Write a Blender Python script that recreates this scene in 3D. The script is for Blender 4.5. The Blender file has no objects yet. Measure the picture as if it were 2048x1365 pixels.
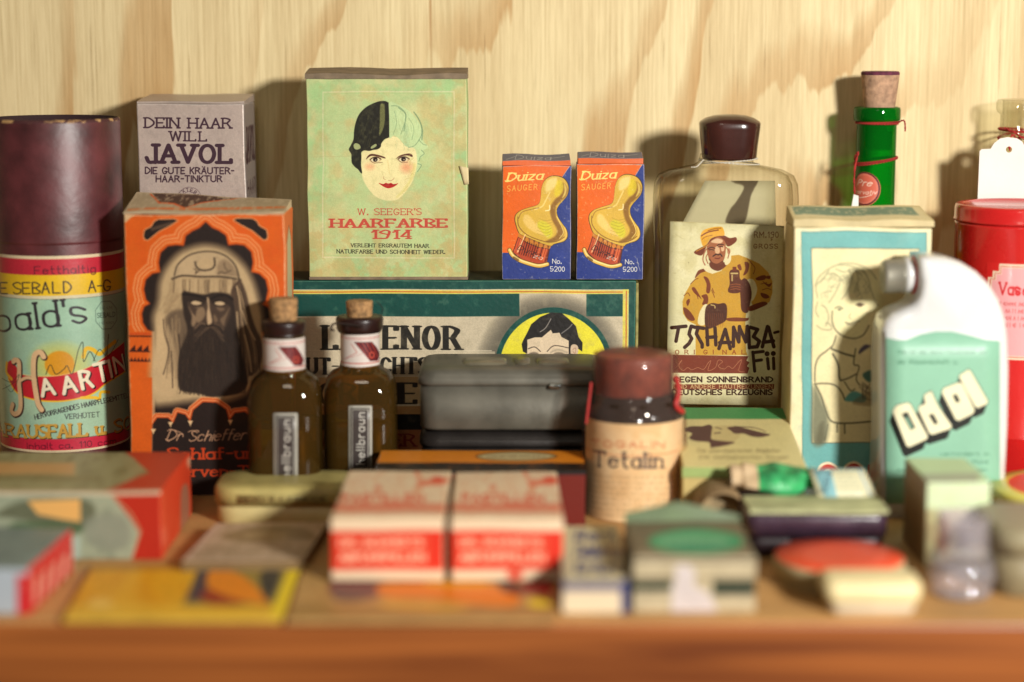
import bpy, math, random
import numpy as np
from mathutils import Vector
rnd = random.Random(7)
S = bpy.context.scene
COL = S.collection
# ------------------------------------------------------------------ camera
F = 3840.0; TH = math.radians(9.3); H = 0.2344
cam_d = bpy.data.cameras.new("camera"); cam = bpy.data.objects.new("camera", cam_d); COL.objects.link(cam)
cam_d.sensor_width = 36.0; cam_d.lens = F * 36.0 / 2048.0
cam.location = (0, 0, H); cam.rotation_euler = (math.pi / 2 - TH, 0, 0)
cam_d.clip_start = 0.02; cam_d.clip_end = 50
cam_d.dof.use_dof = True; cam_d.dof.focus_distance = 1.005; cam_d.dof.aperture_fstop = 2.45
S.camera = cam
# ------------------------------------------------------------------ light
W_ = bpy.data.worlds.new("World"); S.world = W_; W_.use_nodes = True
W_.node_tree.nodes["Background"].inputs[0].default_value = (1.0, 0.86, 0.66, 1)
W_.node_tree.nodes["Background"].inputs[1].default_value = 0.115
def lamp(name, loc, to, power, size, col):
    l = bpy.data.lights.new(name, 'AREA'); l.shape = 'DISK'; l.size = size; l.energy = power; l.color = col
    o = bpy.data.objects.new(name, l); COL.objects.link(o); o.location = loc
    o.rotation_euler = (Vector(to) - Vector(loc)).to_track_quat('-Z', 'Y').to_euler()
    return o
lamp("key_lamp", (0.55, 0.0, 0.40), (0.0, 1.05, 0.10), 17.5, 0.12, (1.0, 0.97, 0.91))
lamp("ceiling_lamp", (-0.15, -0.9, 1.5), (0.0, 1.0, 0.1), 4.0, 0.4, (1.0, 0.88, 0.72))  # added warm fill from above the camera, softens shadows, no visible source
S.view_settings.view_transform = 'Standard'; S.view_settings.look = 'None'
S.view_settings.exposure = 0.0; S.view_settings.gamma = 1.0
S.cycles.use_denoising = True
try: S.cycles.denoiser = 'OPENIMAGEDENOISE'
except Exception: pass
S.cycles.max_bounces = 10; S.cycles.transparent_max_bounces = 24

# ------------------------------------------------------------------ projection helpers
def proj(X, Y, Z):
    c, s = math.cos(TH), math.sin(TH)
    d = Y * c + (H - Z) * s
    return (1024 + F * X / d, 682.5 + F * ((H - Z) * c - Y * s) / d)
def at(px, py, Y):
    c, s = math.cos(TH), math.sin(TH)
    u = (px - 1024) / F; v = (py - 682.5) / F
    t = Y / (c - v * s)
    return (u * t, Y, H + t * (-s - v * c))
def zat(py, Y): return at(1024, py, Y)[2]
def xat(px, py, Y): return at(px, py, Y)[0]
def yat(py, Z):      # depth of the point of height Z seen at row py
    v = (py - 682.5) / F; c, s = math.cos(TH), math.sin(TH)
    return (H - Z) * (c - v * s) / (s + v * c)

# ------------------------------------------------------------------ stroke lettering
G = {
'A':(6,"0038 60|1353"),'B':(5,"0008|~0828475645240 4|~04244252514020 00"),'C':(6,"~6657381704113051 62"),
'D':(6,"0008|~08284765634120 00"),'E':(5,"0800|0858|0444|0050"),'F':(5,"0800|0858|0444"),
'G':(6,"~6657381704113051 63|6333"),'H':(6,"0008|6068|0464"),'I':(0,"0008"),'J':(4,"~4845424030 1002"),
'K':(5,"0008|5803|2450"),'L':(5,"0800|0050"),'M':(7,"0008|083373?"),'N':(6,"0008|0860|6068"),
'O':(6,"~38170411305164573 8"),'P':(5,"0008|~08284756453404"),'Q':(6,"~381704113051645738|4260"),
'R':(6,"0008|~08285756453404|3460"),'S':(5,"~5748280706245352513010 01"),'T':(6,"0868|3830"),
'U':(6,"~08040211305162646 8"),'V':(6,"083068"),'W':(8,"08204860 88"),'X':(6,"0068|0860"),'Y':(6,"0834|6834|3430"),
'Z':(5,"08580050"),'0':(4,"~28060220424628"),'1':(2,"0628|2820"),'2':(5,"~061838575500|0050"),
'3':(5,"~071848565424|~24525140100 1"),'4':(5,"4048|480252"),'5':(5,"480804|~042454534110 01"),
'6':(5,"~5737150311305153341403"),'7':(5,"085820"),'8':(5,"~2807052453513010010324? "),'9':(5,"~5444150617385755413000"),
'-':(3,"0434"),'.':(1,"0010|0111"),',':(1,"110m"),"'":(0,"0806"),':':(0,"0000|0505"),' ':(3,""),
'a':(4,"~2504012041442 5|4540"),'b':(4,"~25040120414425|0800"),'c':(4,"~4425040120 41"),'d':(4,"~25040120414425|4840"),
'e':(4,"~0343442504012041"),'f':(3,"~38181610|0535"),'g':(4,"~25040120414425|~45404m2n0m"),'h':(4,"0800|~0325444340"),
'i':(0,"0500|0707"),'j':(1,"~151m0n|1717"),'k':(4,"0800|4502|1340"),'l':(0,"0800"),'m':(6,"0500|~03153430|~33456460"),
'n':(4,"0500|~03154443 40"),'o':(4,"~25040120414425"),'p':(4,"~25040120414425|050n"),'r':(3,"0500|~03152535"),
's':(4,"~4425050332412001"),'t':(3,"~18122030|0535"),'u':(4,"~0502102041|4540"),'v':(4,"052045"),'w':(6,"0515?"),
'x':(4,"0045|0540"),'y':(4,"0520|450n"),'z':(4,"05450040"),'f':(3,"~38181610|0535"),
}
G['M'] = (7, "0008|0833|3378|7870"); G['w'] = (6, "051035 5065".replace(' ', ''))
G['8'] = (5, "~28070524545748? ".replace('?', '').replace(' ', '') + "28|~2404012041544 424".replace(' ', ''))
G['Ä'] = (6, G['A'][1] + "|19 19|49 49"); G['Ü'] = (6, G['U'][1] + "|1919|4949"); G['Ö'] = (6, G['O'][1] + "|1919|4949")
_cv = {'m': -1, 'n': -2, 'p': -3}
def _parse(spec):
    out = []
    for st in spec.split('|'):
        st = st.replace(' ', '').replace('?', '')
        if not st: continue
        sm = st[0] == '~'
        if sm: st = st[1:]
        if len(st) % 2: st = st[:-1]
        pts = [(float(_cv.get(st[i], st[i])), float(_cv.get(st[i + 1], st[i + 1]))) for i in range(0, len(st), 2)]
        out.append((sm, pts))
    return out
GL = {k: (w, _parse(s)) for k, (w, s) in G.items()}

def smooth(pts, closed=False, n=6):
    P = [np.array(p, float) for p in pts]
    if len(P) < 3: return [tuple(p) for p in P]
    m = len(P); out = []
    for i in range(m if closed else m - 1):
        if closed: p0, p1, p2, p3 = P[(i - 1) % m], P[i], P[(i + 1) % m], P[(i + 2) % m]
        else: p0, p1, p2, p3 = P[max(i - 1, 0)], P[i], P[i + 1], P[min(i + 2, m - 1)]
        for k in range(n):
            t = k / n
            out.append(tuple(0.5 * ((2 * p1) + (-p0 + p2) * t + (2 * p0 - 5 * p1 + 4 * p2 - p3) * t * t + (-p0 + 3 * p1 - 3 * p2 + p3) * t ** 3)))
    if not closed: out.append(tuple(P[-1]))
    return out

_rng = np.random.RandomState(11)
def vnoise(h, w, cy, cx, seed=0):
    r = np.random.RandomState(seed)
    gh, gw = int(h / cy) + 3, int(w / cx) + 3
    g = r.rand(gh, gw)
    y = np.arange(h) / cy; x = np.arange(w) / cx
    yi = y.astype(int); xi = x.astype(int); fy = y - yi; fx = x - xi
    fy = fy * fy * (3 - 2 * fy); fx = fx * fx * (3 - 2 * fx)
    a = g[np.ix_(yi, xi)]; b = g[np.ix_(yi, xi + 1)]; c = g[np.ix_(yi + 1, xi)]; d = g[np.ix_(yi + 1, xi + 1)]
    return (a * (1 - fx) + b * fx) * (1 - fy[:, None]) + (c * (1 - fx) + d * fx) * fy[:, None]
def fbm(h, w, c, seed=0, o=4, ax=1.0):
    s = 0; t = 0; a = 1.0
    for i in range(o):
        s = s + a * vnoise(h, w, max(1.2, c / 2 ** i), max(1.2, c * ax / 2 ** i), seed + i * 13); t += a; a *= 0.55
    return s / t

class Art:
    """flat print painted in code; drawing coordinates are turned into sheet coordinates by a homography"""
    def __init__(s, quad, bg, scale=1.2, mp=None, size=None):
        q = np.array(quad, float)
        if size is None:
            wpx = max(np.hypot(*(q[1] - q[0])), np.hypot(*(q[2] - q[3]))); hpx = max(np.hypot(*(q[3] - q[0])), np.hypot(*(q[2] - q[1])))
            hpx = max(hpx, 20)
            s.w, s.h = int(wpx * scale) + 2, int(hpx * scale) + 2
        else: s.w, s.h = size; 
        s.sc = scale
        s.mp = mp
        if mp is None:
            A = []; B = []
            for (x, y), (u, v) in zip(q, [(0, 0), (s.w, 0), (s.w, s.h), (0, s.h)]):
                A.append([x, y, 1, 0, 0, 0, -u * x, -u * y]); B.append(u)
                A.append([0, 0, 0, x, y, 1, -v * x, -v * y]); B.append(v)
            s.Hm = np.append(np.linalg.solve(np.array(A), np.array(B)), 1).reshape(3, 3)
        s.im = np.empty((s.h, s.w, 3), np.float32); s.im[:] = np.array(bg[:3]) / 255.0
    def T(s, pts):
        p = np.array(pts, float).reshape(-1, 2)
        if s.mp is not None: return s.mp(p)
        r = np.c_[p, np.ones(len(p))] @ s.Hm.T
        return r[:, :2] / r[:, 2:3]
    def _blend(s, x0, y0, cov, col, a):
        h, w = cov.shape
        c = (cov * a)[..., None]
        reg = s.im[y0:y0 + h, x0:x0 + w]
        s.im[y0:y0 + h, x0:x0 + w] = reg * (1 - c) + (np.array(col[:3]) / 255.0) * c
    def _box(s, p, m):
        x0 = max(0, int(p[:, 0].min() - m)); x1 = min(s.w, int(p[:, 0].max() + m) + 1)
        y0 = max(0, int(p[:, 1].min() - m)); y1 = min(s.h, int(p[:, 1].max() + m) + 1)
        return x0, y0, x1, y1
    def fill(s, pts, col, a=1.0, blur=0, sm=False):
        if sm: pts = smooth(pts, True)
        p = s.T(pts); b = max(1.0, blur * s.sc)
        x0, y0, x1, y1 = s._box(p, b)
        if x1 <= x0 or y1 <= y0: return
        X, Y = np.meshgrid(np.arange(x0, x1) + .5, np.arange(y0, y1) + .5)
        ins = np.zeros(X.shape, bool); D = np.full(X.shape, 1e9)
        n = len(p)
        for i in range(n):
            ax, ay = p[i]; bx, by = p[(i + 1) % n]
            if ay != by:
                c = (Y > min(ay, by)) & (Y <= max(ay, by)) & (X < (bx - ax) * (Y - ay) / (by - ay) + ax)
                ins ^= c
            dx, dy = bx - ax, by - ay; L = dx * dx + dy * dy + 1e-9
            t = np.clip(((X - ax) * dx + (Y - ay) * dy) / L, 0, 1)
            D = np.minimum(D, (X - ax - t * dx) ** 2 + (Y - ay - t * dy) ** 2)
        D = np.sqrt(D); sd = np.where(ins, D, -D)
        s._blend(x0, y0, np.clip(.5 + sd / b, 0, 1), col, a)
    def rect(s, x0, y0, x1, y1, col, a=1.0, blur=0): s.fill([(x0, y0), (x1, y0), (x1, y1), (x0, y1)], col, a, blur)
    def ell(s, cx, cy, rx, ry, col, a=1.0, blur=0, rot=0, n=28):
        c, q = math.cos(rot), math.sin(rot)
        s.fill([(cx + rx * math.cos(t) * c - ry * math.sin(t) * q, cy + rx * math.cos(t) * q + ry * math.sin(t) * c) for t in np.linspace(0, 2 * math.pi, n, False)], col, a, blur)
    def _segs(s, polys, wx, wy, col, a, blur):
        # polys: transformed polylines; wx, wy: pen size in sheet pixels
        allp = np.vstack(polys); m = max(wx, wy) / 2 + 2 + blur
        x0, y0, x1, y1 = s._box(allp, m)
        if x1 <= x0 or y1 <= y0: return
        D = np.full((y1 - y0, x1 - x0), 1e9); ky = wx / wy
        for p in polys:
            for i in range(max(1, len(p) - 1)):
                A = p[i]; B = p[min(i + 1, len(p) - 1)]
                u0 = max(x0, int(min(A[0], B[0]) - m)); u1 = min(x1, int(max(A[0], B[0]) + m) + 1)
                v0 = max(y0, int(min(A[1], B[1]) - m)); v1 = min(y1, int(max(A[1], B[1]) + m) + 1)
                if u1 <= u0 or v1 <= v0: continue
                X = (np.arange(u0, u1) + .5)[None, :]; Y = (np.arange(v0, v1) + .5)[:, None] * ky
                ax, ay = A[0], A[1] * ky; dx, dy = B[0] - ax, B[1] * ky - ay; L = dx * dx + dy * dy + 1e-9
                t = np.clip(((X - ax) * dx + (Y - ay) * dy) / L, 0, 1)
                d = np.sqrt((X - ax - t * dx) ** 2 + (Y - ay - t * dy) ** 2)
                reg = D[v0 - y0:v1 - y0, u0 - x0:u1 - x0]; np.minimum(reg, d, out=reg)
        s._blend(x0, y0, np.clip(.5 + (wx / 2 - D) / max(1.0, blur * s.sc), 0, 1), col, a)
    def line(s, pts, w, col, a=1.0, blur=0, sm=False, closed=False):
        if sm: pts = smooth(pts, closed)
        if closed: pts = list(pts) + [pts[0]]
        s._segs([s.T(pts)], max(.8, w * s.sc), max(.8, w * s.sc), col, a, blur)
    def frame(s, x0, y0, x1, y1, w, col, a=1.0): s.line([(x0, y0), (x1, y0), (x1, y1), (x0, y1)], w, col, a, closed=True)
    def txt(s, t, x, y, h, width, col, wx=.13, wy=None, slab=0, slant=0, ang=0, sag=0, gap=2.2, a=1.0, blur=0, sx=None, off=(0, 0)):
        """x,y: baseline start; h: cap height; width: total width; pens are fractions of the cap height"""
        wy = wy or wx
        tot = sum(GL.get(c, GL[' '])[0] + gap for c in t) - gap
        kx = width / max(tot, .1) if width else h / 8
        ky = h / 8; ca, sa = math.cos(math.radians(ang)), math.sin(math.radians(ang))
        cur = 0; polys = []
        for c in t:
            w, strokes = GL.get(c, GL[' '])
            for sm, P in strokes:
                Q = smooth(P, P[0] == P[-1] and len(P) > 3, 3) if sm else P
                if sm and P[0] == P[-1] and len(P) > 3: Q = smooth(P[:-1], True, 3); Q.append(Q[0])
                lists = [Q]
                if slab and len(P) > 1 :
                    for e, n in ((P[0], P[1]), (P[-1], P[-2])):
                        dx, dy = n[0] - e[0], n[1] - e[1]
                        if e[1] in (0, 8, 5) and abs(dy) > abs(dx) * .9 and not (sm and P[0] == P[-1]):
                            lists.append([(e[0] - slab, e[1]), (e[0] + slab, e[1])])
                        elif slab > .6 and abs(dx) > 1.5 and abs(dy) < .1 and e[0] >= 4 and e[1] in (0, 8):
                            lists.append([e, (e[0], e[1] + (1.3 if e[1] == 0 else -1.3))])
                for L in lists:
                    pp = []
                    for (gx, gy) in L:
                        lx = (cur + gx) * kx + slant * gy * ky; ly = gy * ky
                        tt = lx / (tot * kx + 1e-6)
                        ly -= sag * 4 * tt * (1 - tt)
                        pp.append((x + off[0] + lx * ca + ly * sa, y + off[1] - ly * ca + lx * sa))
                    polys.append(s.T(pp))
            cur += w + gap
        if polys: s._segs(polys, max(.7, wx * h * s.sc), max(.7, wy * h * s.sc), col, a, blur)
    def scrawl(s, x0, y0, x1, h, col, w=1, a=.8, seed=0, ang=0):
        """illegible small print: uneven pen marks the size of letters"""
        r = random.Random(seed); x = x0; sl = math.tan(math.radians(ang))
        while x < x1:
            n = r.randint(2, 8)
            for _ in range(n):
                if x > x1: break
                yy = y0 + (x - x0) * sl
                k = r.random()
                if k < .4: s.line([(x, yy), (x, yy - h)], w, col, a)
                elif k < .7: s.line([(x, yy), (x + h * .3, yy - h * .9), (x + h * .55, yy)], w, col, a)
                else: s.line([(x + h * .5, yy - h * .8), (x, yy - h * .5), (x + h * .5, yy)], w, col, a)
                x += h * .72
            x += h * .6
    def mul(s, m): s.im *= m[..., None] if m.ndim == 2 else m
    def stain(s, col, cell, lo, hi, a, seed=0, mask=None, o=4):
        n = fbm(s.h, s.w, cell * s.sc, seed, o); c = np.clip((n - lo) / (hi - lo), 0, 1) * a
        if mask is not None: c = c * mask
        s.im = s.im * (1 - c[..., None]) + (np.array(col) / 255.0) * c[..., None]
        return c
    def wear(s, col=(225, 212, 180), w=3, a=.7, seed=1):
        """rubbed edges"""
        n = fbm(s.h, s.w, 9 * s.sc, seed, 3)
        yy, xx = np.mgrid[0:s.h, 0:s.w]; d = np.minimum.reduce([xx, s.w - 1 - xx, yy, s.h - 1 - yy]) / s.sc
        c = np.clip(1.1 - d / (w * (n * 2.2)), 0, 1) * a
        s.im = s.im * (1 - c[..., None]) + (np.array(col) / 255.0) * c[..., None]
    def grain(s, a=.03, seed=5):
        g = np.random.RandomState(seed).rand(s.h, s.w) - .5
        n = fbm(s.h, s.w, 40 * s.sc, seed, 4) - .5
        f = vnoise(s.h, s.w, 2.2, 2.2, seed + 3) - .5
        s.mul((1 + g * a * 3 + f * a * 3 + n * a * 5).astype(np.float32))
    def image(s, name):
        im = bpy.data.images.new(name, s.w, s.h)
        buf = np.ones((s.h, s.w, 4), np.float32); buf[..., :3] = np.clip(s.im[::-1], 0, 1)
        im.pixels.foreach_set(buf.ravel()); im.update(); im.pack()
        return im

# ------------------------------------------------------------------ materials
def lin(c): return tuple((v / 12.92 if v <= .04045 else ((v + .055) / 1.055) ** 2.4) for v in [x / 255.0 for x in c[:3]]) + (1.0,)
def newmat(name):
    m = bpy.data.materials.new(name); m.use_nodes = True
    nt = m.node_tree; nt.nodes.clear()
    o = nt.nodes.new('ShaderNodeOutputMaterial'); return m, nt, o
def N(nt, t, **k):
    n = nt.nodes.new('ShaderNode' + t)
    for a, b in k.items(): setattr(n, a, b)
    return n
def bump(nt, b, scale, strength, dist=.0004, vec=None):
    n = N(nt, 'TexNoise'); n.inputs['Scale'].default_value = scale; n.inputs['Detail'].default_value = 5
    if vec is None:
        tc = N(nt, 'TexCoord'); vec = tc.outputs['Object']
    nt.links.new(vec, n.inputs['Vector'])
    bm = N(nt, 'Bump'); bm.inputs['Strength'].default_value = strength; bm.inputs['Distance'].default_value = dist
    nt.links.new(n.outputs['Fac'], bm.inputs['Height']); nt.links.new(bm.outputs[0], b.inputs['Normal'])
_mats = {}
def mat(name, col, rough=.55, metal=0, var=.10, scale=60, spec=.4, bmp=.25, coat=0, bscale=400, sub=0):
    if name in _mats: return _mats[name]
    m, nt, o = newmat(name); b = N(nt, 'BsdfPrincipled'); nt.links.new(b.outputs[0], o.inputs[0])
    tc = N(nt, 'TexCoord'); n = N(nt, 'TexNoise'); n.inputs['Scale'].default_value = scale; n.inputs['Detail'].default_value = 6
    nt.links.new(tc.outputs['Object'], n.inputs['Vector'])
    r = N(nt, 'ValToRGB'); c = lin(col)
    r.color_ramp.elements[0].position = .3; r.color_ramp.elements[1].position = .7
    r.color_ramp.elements[0].color = tuple(x * (1 - var * 1.6) for x in c[:3]) + (1,)
    r.color_ramp.elements[1].color = tuple(min(1, x * (1 + var)) for x in c[:3]) + (1,)
    nt.links.new(n.outputs['Fac'], r.inputs[0]); nt.links.new(r.outputs[0], b.inputs['Base Color'])
    mr = N(nt, 'MapRange'); mr.inputs['To Min'].default_value = max(0, rough - .08); mr.inputs['To Max'].default_value = min(1, rough + .12)
    nt.links.new(n.outputs['Fac'], mr.inputs['Value']); nt.links.new(mr.outputs[0], b.inputs['Roughness'])
    b.inputs['Metallic'].default_value = metal; b.inputs['Specular IOR Level'].default_value = spec
    b.inputs['Coat Weight'].default_value = coat; b.inputs['Coat Roughness'].default_value = .08
    if sub: b.inputs['Subsurface Weight'].default_value = sub; b.inputs['Subsurface Radius'].default_value = (.01, .008, .006)
    if bmp: bump(nt, b, bscale, bmp, vec=tc.outputs['Object'])
    _mats[name] = m; return m
def artmat(name, art, rough=.5, spec=.35, bmp=.25, coat=0, metal=0, bscale=500):
    m, nt, o = newmat(name); b = N(nt, 'BsdfPrincipled'); nt.links.new(b.outputs[0], o.inputs[0])
    t = N(nt, 'TexImage'); t.image = art.image(name); t.extension = 'EXTEND'; nt.links.new(t.outputs[0], b.inputs['Base Color'])
    b.inputs['Roughness'].default_value = rough; b.inputs['Specular IOR Level'].default_value = spec
    b.inputs['Coat Weight'].default_value = coat; b.inputs['Coat Roughness'].default_value = .12; b.inputs['Metallic'].default_value = metal
    bump(nt, b, bscale, bmp)
    return m
def glassmat(name, tint, edge, gloss=.6, rough=.03, dens=0.0, body=(0, 0, 0)):
    """thin glass: tinted see-through, darker where looked through edge-on, with a clear reflection; dens adds a cloudy body"""
    if name in _mats: return _mats[name]
    m, nt, o = newmat(name)
    lw = N(nt, 'LayerWeight'); lw.inputs['Blend'].default_value = .35
    mx = N(nt, 'Mix', data_type='RGBA'); mx.inputs['A'].default_value = lin(tint); mx.inputs['B'].default_value = lin(edge)
    nt.links.new(lw.outputs['Facing'], mx.inputs['Factor'])
    tr = N(nt, 'BsdfTransparent'); nt.links.new(mx.outputs['Result'], tr.inputs[0])
    gl = N(nt, 'BsdfGlossy'); gl.inputs['Roughness'].default_value = rough
    lw2 = N(nt, 'LayerWeight'); lw2.inputs['Blend'].default_value = .5; pw = N(nt, 'Math', operation='POWER'); pw.inputs[1].default_value = 4.0; nt.links.new(lw2.outputs['Facing'], pw.inputs[0]); fr = N(nt, 'Math', operation='MULTIPLY_ADD'); fr.inputs[1].default_value = .6; fr.inputs[2].default_value = .045; nt.links.new(pw.outputs[0], fr.inputs[0])
    a = N(nt, 'MixShader'); gm = N(nt, 'Math', operation='MULTIPLY'); gm.inputs[1].default_value = gloss; nt.links.new(fr.outputs[0], gm.inputs[0]); nt.links.new(gm.outputs[0], a.inputs[0]); nt.links.new(tr.outputs[0], a.inputs[1]); nt.links.new(gl.outputs[0], a.inputs[2])
    last = a
    if dens:
        d = N(nt, 'BsdfDiffuse'); d.inputs[0].default_value = lin(body)
        e = N(nt, 'MixShader'); e.inputs[0].default_value = dens; nt.links.new(tr.outputs[0], e.inputs[1]); nt.links.new(d.outputs[0], e.inputs[2])
        nt.links.new(e.outputs[0], a.inputs[1])
    nt.links.new(last.outputs[0], o.inputs[0])
    _mats[name] = m; return m

# ------------------------------------------------------------------ meshes and objects
def thing(name, label, cat, loc=(0, 0, 0), group=None):
    o = bpy.data.objects.new(name, None); COL.objects.link(o); o.location = loc
    o['label'] = label; o['category'] = cat
    if group: o['group'] = group
    o.empty_display_size = .01
    return o
def mesh(name, V, Fc, mats, fm=None, uvs=None, parent=None, smoothf=False, bevel=0, seg=2, sub=0):
    """V world coordinates; parent: a thing whose location is subtracted"""
    off = Vector((0, 0, 0)); p = parent
    while p is not None: off += p.location; p = p.parent
    me = bpy.data.meshes.new(name)
    me.from_pydata([tuple(Vector(v) - off) for v in V], [], Fc); me.validate(clean_customdata=False) if False else None
    for m in (mats if isinstance(mats, (list, tuple)) else [mats]): me.materials.append(m)
    if fm: me.polygons.foreach_set('material_index', fm)
    if uvs is not None:
        l = me.uv_layers.new(name='UVMap'); l.data.foreach_set('uv', [c for uv in uvs for c in uv])
    if smoothf: me.polygons.foreach_set('use_smooth', [True] * len(me.polygons))
    me.update()
    o = bpy.data.objects.new(name, me); COL.objects.link(o)
    if parent is not None: o.parent = parent
    if bevel:
        b = o.modifiers.new('bevel', 'BEVEL'); b.width = bevel; b.segments = seg; b.limit_method = 'ANGLE'; b.angle_limit = math.radians(40)
        b.harden_normals = False
        me.polygons.foreach_set('use_smooth', [True] * len(me.polygons))
        w = o.modifiers.new('wn', 'WEIGHTED_NORMAL'); w.keep_sharp = True
    if sub:
        q = o.modifiers.new('sub', 'SUBSURF'); q.levels = sub; q.render_levels = sub
    return o
def tagm(o, label, cat, group=None):
    o['label'] = label; o['category'] = cat
    if group: o['group'] = group
    return o
def nz(x, y, z, f, seed=0):
    from mathutils import noise as mn
    return mn.noise(Vector((x * f + seed * 7.3, y * f, z * f)))
def boxmesh(name, x0, x1, y0, y1, z0, z1, mats, parent=None, yaw=0, n=6, warp=.0004, bevel=.0006, top=None, seed=0, fmap=None, shear=None):
    """box of six gridded faces. mats: dict with 'body' and optionally 'front','top','right','left'. Returns object."""
    V = []; Fc = []; fm = []; uv = []; ml = [mats['body']]; idx = {}
    cx = (x0 + x1) / 2; cy_, sy = math.cos(yaw), math.sin(yaw)
    def P(a, b, c):
        x = x0 + (x1 - x0) * a; y = y0 + (y1 - y0) * b; z = z0 + (z1 - z0) * c
        if top is not None: z += top(a, b) * c
        if shear: dx, dy = shear; x += dx * c; y += dy * c
        w = warp * (1 if 0 < c else .2)
        x2 = x + nz(x, y, z, 45, seed) * w; yy = y + nz(y, z, x, 45, seed + 3) * w; z2 = z + nz(z, x, y, 45, seed + 5) * w * (1 if c > 0 else 0)
        dx, dy = x2 - cx, yy - y0
        return (cx + dx * cy_ - dy * sy, y0 + dx * sy + dy * cy_, z2)
    def key(a, b, c):
        k = (round(a * n), round(b * n), round(c * n))
        if k not in idx: idx[k] = len(V); V.append(P(a, b, c))
        return idx[k]
    faces = {'front': lambda u, v: (u, 0, v), 'right': lambda u, v: (1, u, v), 'back': lambda u, v: (1 - u, 1, v),
             'left': lambda u, v: (0, 1 - u, v), 'top': lambda u, v: (u, v, 1), 'bottom': lambda u, v: (u, 1 - v, 0)}
    for f, fn in faces.items():
        mi = 0
        if f in mats:
            ml.append(mats[f]); mi = len(ml) - 1
        for i in range(n):
            for j in range(n):
                q = [(i / n, j / n), ((i + 1) / n, j / n), ((i + 1) / n, (j + 1) / n), (i / n, (j + 1) / n)]
                Fc.append([key(*fn(*t)) for t in q]); uv += q; fm.append(mi)
    return mesh(name, V, Fc, ml, fm, uv, parent, bevel=bevel)
def quad(x0, x1, y0, y1, z0, z1, face='front', yaw=0):
    cx = (x0 + x1) / 2; c, s = math.cos(yaw), math.sin(yaw)
    def R(x, y, z): return proj(cx + (x - cx) * c - (y - y0) * s, y0 + (x - cx) * s + (y - y0) * c, z)
    if face == 'front': return [R(x0, y0, z1), R(x1, y0, z1), R(x1, y0, z0), R(x0, y0, z0)]
    if face == 'top': return [R(x0, y1, z1), R(x1, y1, z1), R(x1, y0, z1), R(x0, y0, z1)]
    if face == 'right': return [R(x1, y0, z1), R(x1, y1, z1), R(x1, y1, z0), R(x1, y0, z0)]
    if face == 'left': return [R(x0, y1, z1), R(x0, y0, z1), R(x0, y0, z0), R(x0, y1, z0)]
def lathe(name, prof, cx, cy, m, parent=None, seg=48, axis='z', a0=0, a1=2 * math.pi, tilt=None, capb=True, sm=True, fm=None, uvz=None):
    """prof: (r, z) pairs. partial sweeps allowed (a0..a1, angle 0 faces -Y, positive to +X)"""
    V = []; Fc = []; uv = []; mi = []
    full = abs(a1 - a0 - 2 * math.pi) < 1e-6
    n = seg; cols = n if full else n + 1
    for (r, z) in prof:
        for i in range(cols):
            a = a0 + (a1 - a0) * i / n
            p = Vector((r * math.sin(a), -r * math.cos(a), z))
            if tilt: p = tilt(p)
            else: p = p + Vector((cx, cy, 0))
            V.append(tuple(p))
    zs = [p[1] for p in prof]; zmin, zmax = (min(zs), max(zs)) if uvz is None else uvz
    for j in range(len(prof) - 1):
        for i in range(n):
            i2 = (i + 1) % cols
            Fc.append([j * cols + i, j * cols + i2, (j + 1) * cols + i2, (j + 1) * cols + i]); mi.append(fm[j] if fm else 0)
            for (ii, jj) in ((i, j), (i + 1, j), (i + 1, j + 1), (i, j + 1)):
                uv.append((ii / n, (prof[jj][1] - zmin) / max(1e-6, zmax - zmin)))
    return mesh(name, V, Fc, m, mi if fm else None, uv, parent, smoothf=sm)
def rrect(hx, hy, r, n=6):
    out = []
    for k, (sx, sy) in enumerate(((1, -1), (1, 1), (-1, 1), (-1, -1))):
        for i in range(n + 1):
            a = -math.pi / 2 + k * math.pi / 2 + i / n * math.pi / 2
            out.append((sx * (hx - r) + r * math.cos(a), sy * (hy - r) + r * math.sin(a)))
    return out
def loft(name, secs, cx, cy, m, parent=None, sm=True, n=6, cap=True):
    """secs: (z, hx, hy, r[, dx, dy])"""
    V = []; Fc = []
    for s_ in secs:
        z, hx, hy, r = s_[:4]; dx, dy = (s_[4], s_[5]) if len(s_) > 4 else (0, 0)
        for (x, y) in rrect(hx, hy, min(r, hx * .999, hy * .999), n): V.append((cx + x + dx, cy + y + dy, z))
    c = 4 * (n + 1)
    for j in range(len(secs) - 1):
        for i in range(c):
            Fc.append([j * c + i, j * c + (i + 1) % c, (j + 1) * c + (i + 1) % c, (j + 1) * c + i])
    if cap:
        Fc.append(list(range(c))[::-1]); Fc.append([(len(secs) - 1) * c + i for i in range(c)])
    return mesh(name, V, Fc, m, None, None, parent, smoothf=sm)
def cord(name, pts, r, m, parent=None, ply=2, seg=8, closed=False):
    """twisted thread of `ply` yarns"""
    P = smooth(pts, closed, seg)
    if closed: P.append(P[0])
    V = []; Fc = []; k = 5
    for q in range(ply):
        base = len(V)
        for i, p in enumerate(P):
            p = Vector(p); a = Vector(P[max(0, i - 1)]); b = Vector(P[min(len(P) - 1, i + 1)])
            t = (b - a).normalized(); u = t.cross(Vector((.1, .2, 1))).normalized(); w = t.cross(u)
            ph = i * .9 + q * 2 * math.pi / ply
            c = p + (u * math.cos(ph) + w * math.sin(ph)) * (r * .5 if ply > 1 else 0)
            for j in range(k):
                g = 2 * math.pi * j / k; V.append(tuple(c + (u * math.cos(g) + w * math.sin(g)) * (r * (.55 if ply > 1 else 1))))
        for i in range(len(P) - 1):
            for j in range(k):
                Fc.append([base + i * k + j, base + i * k + (j + 1) % k, base + (i + 1) * k + (j + 1) % k, base + (i + 1) * k + j])
    return mesh(name, V, Fc, m, None, None, parent, smoothf=True)
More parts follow.
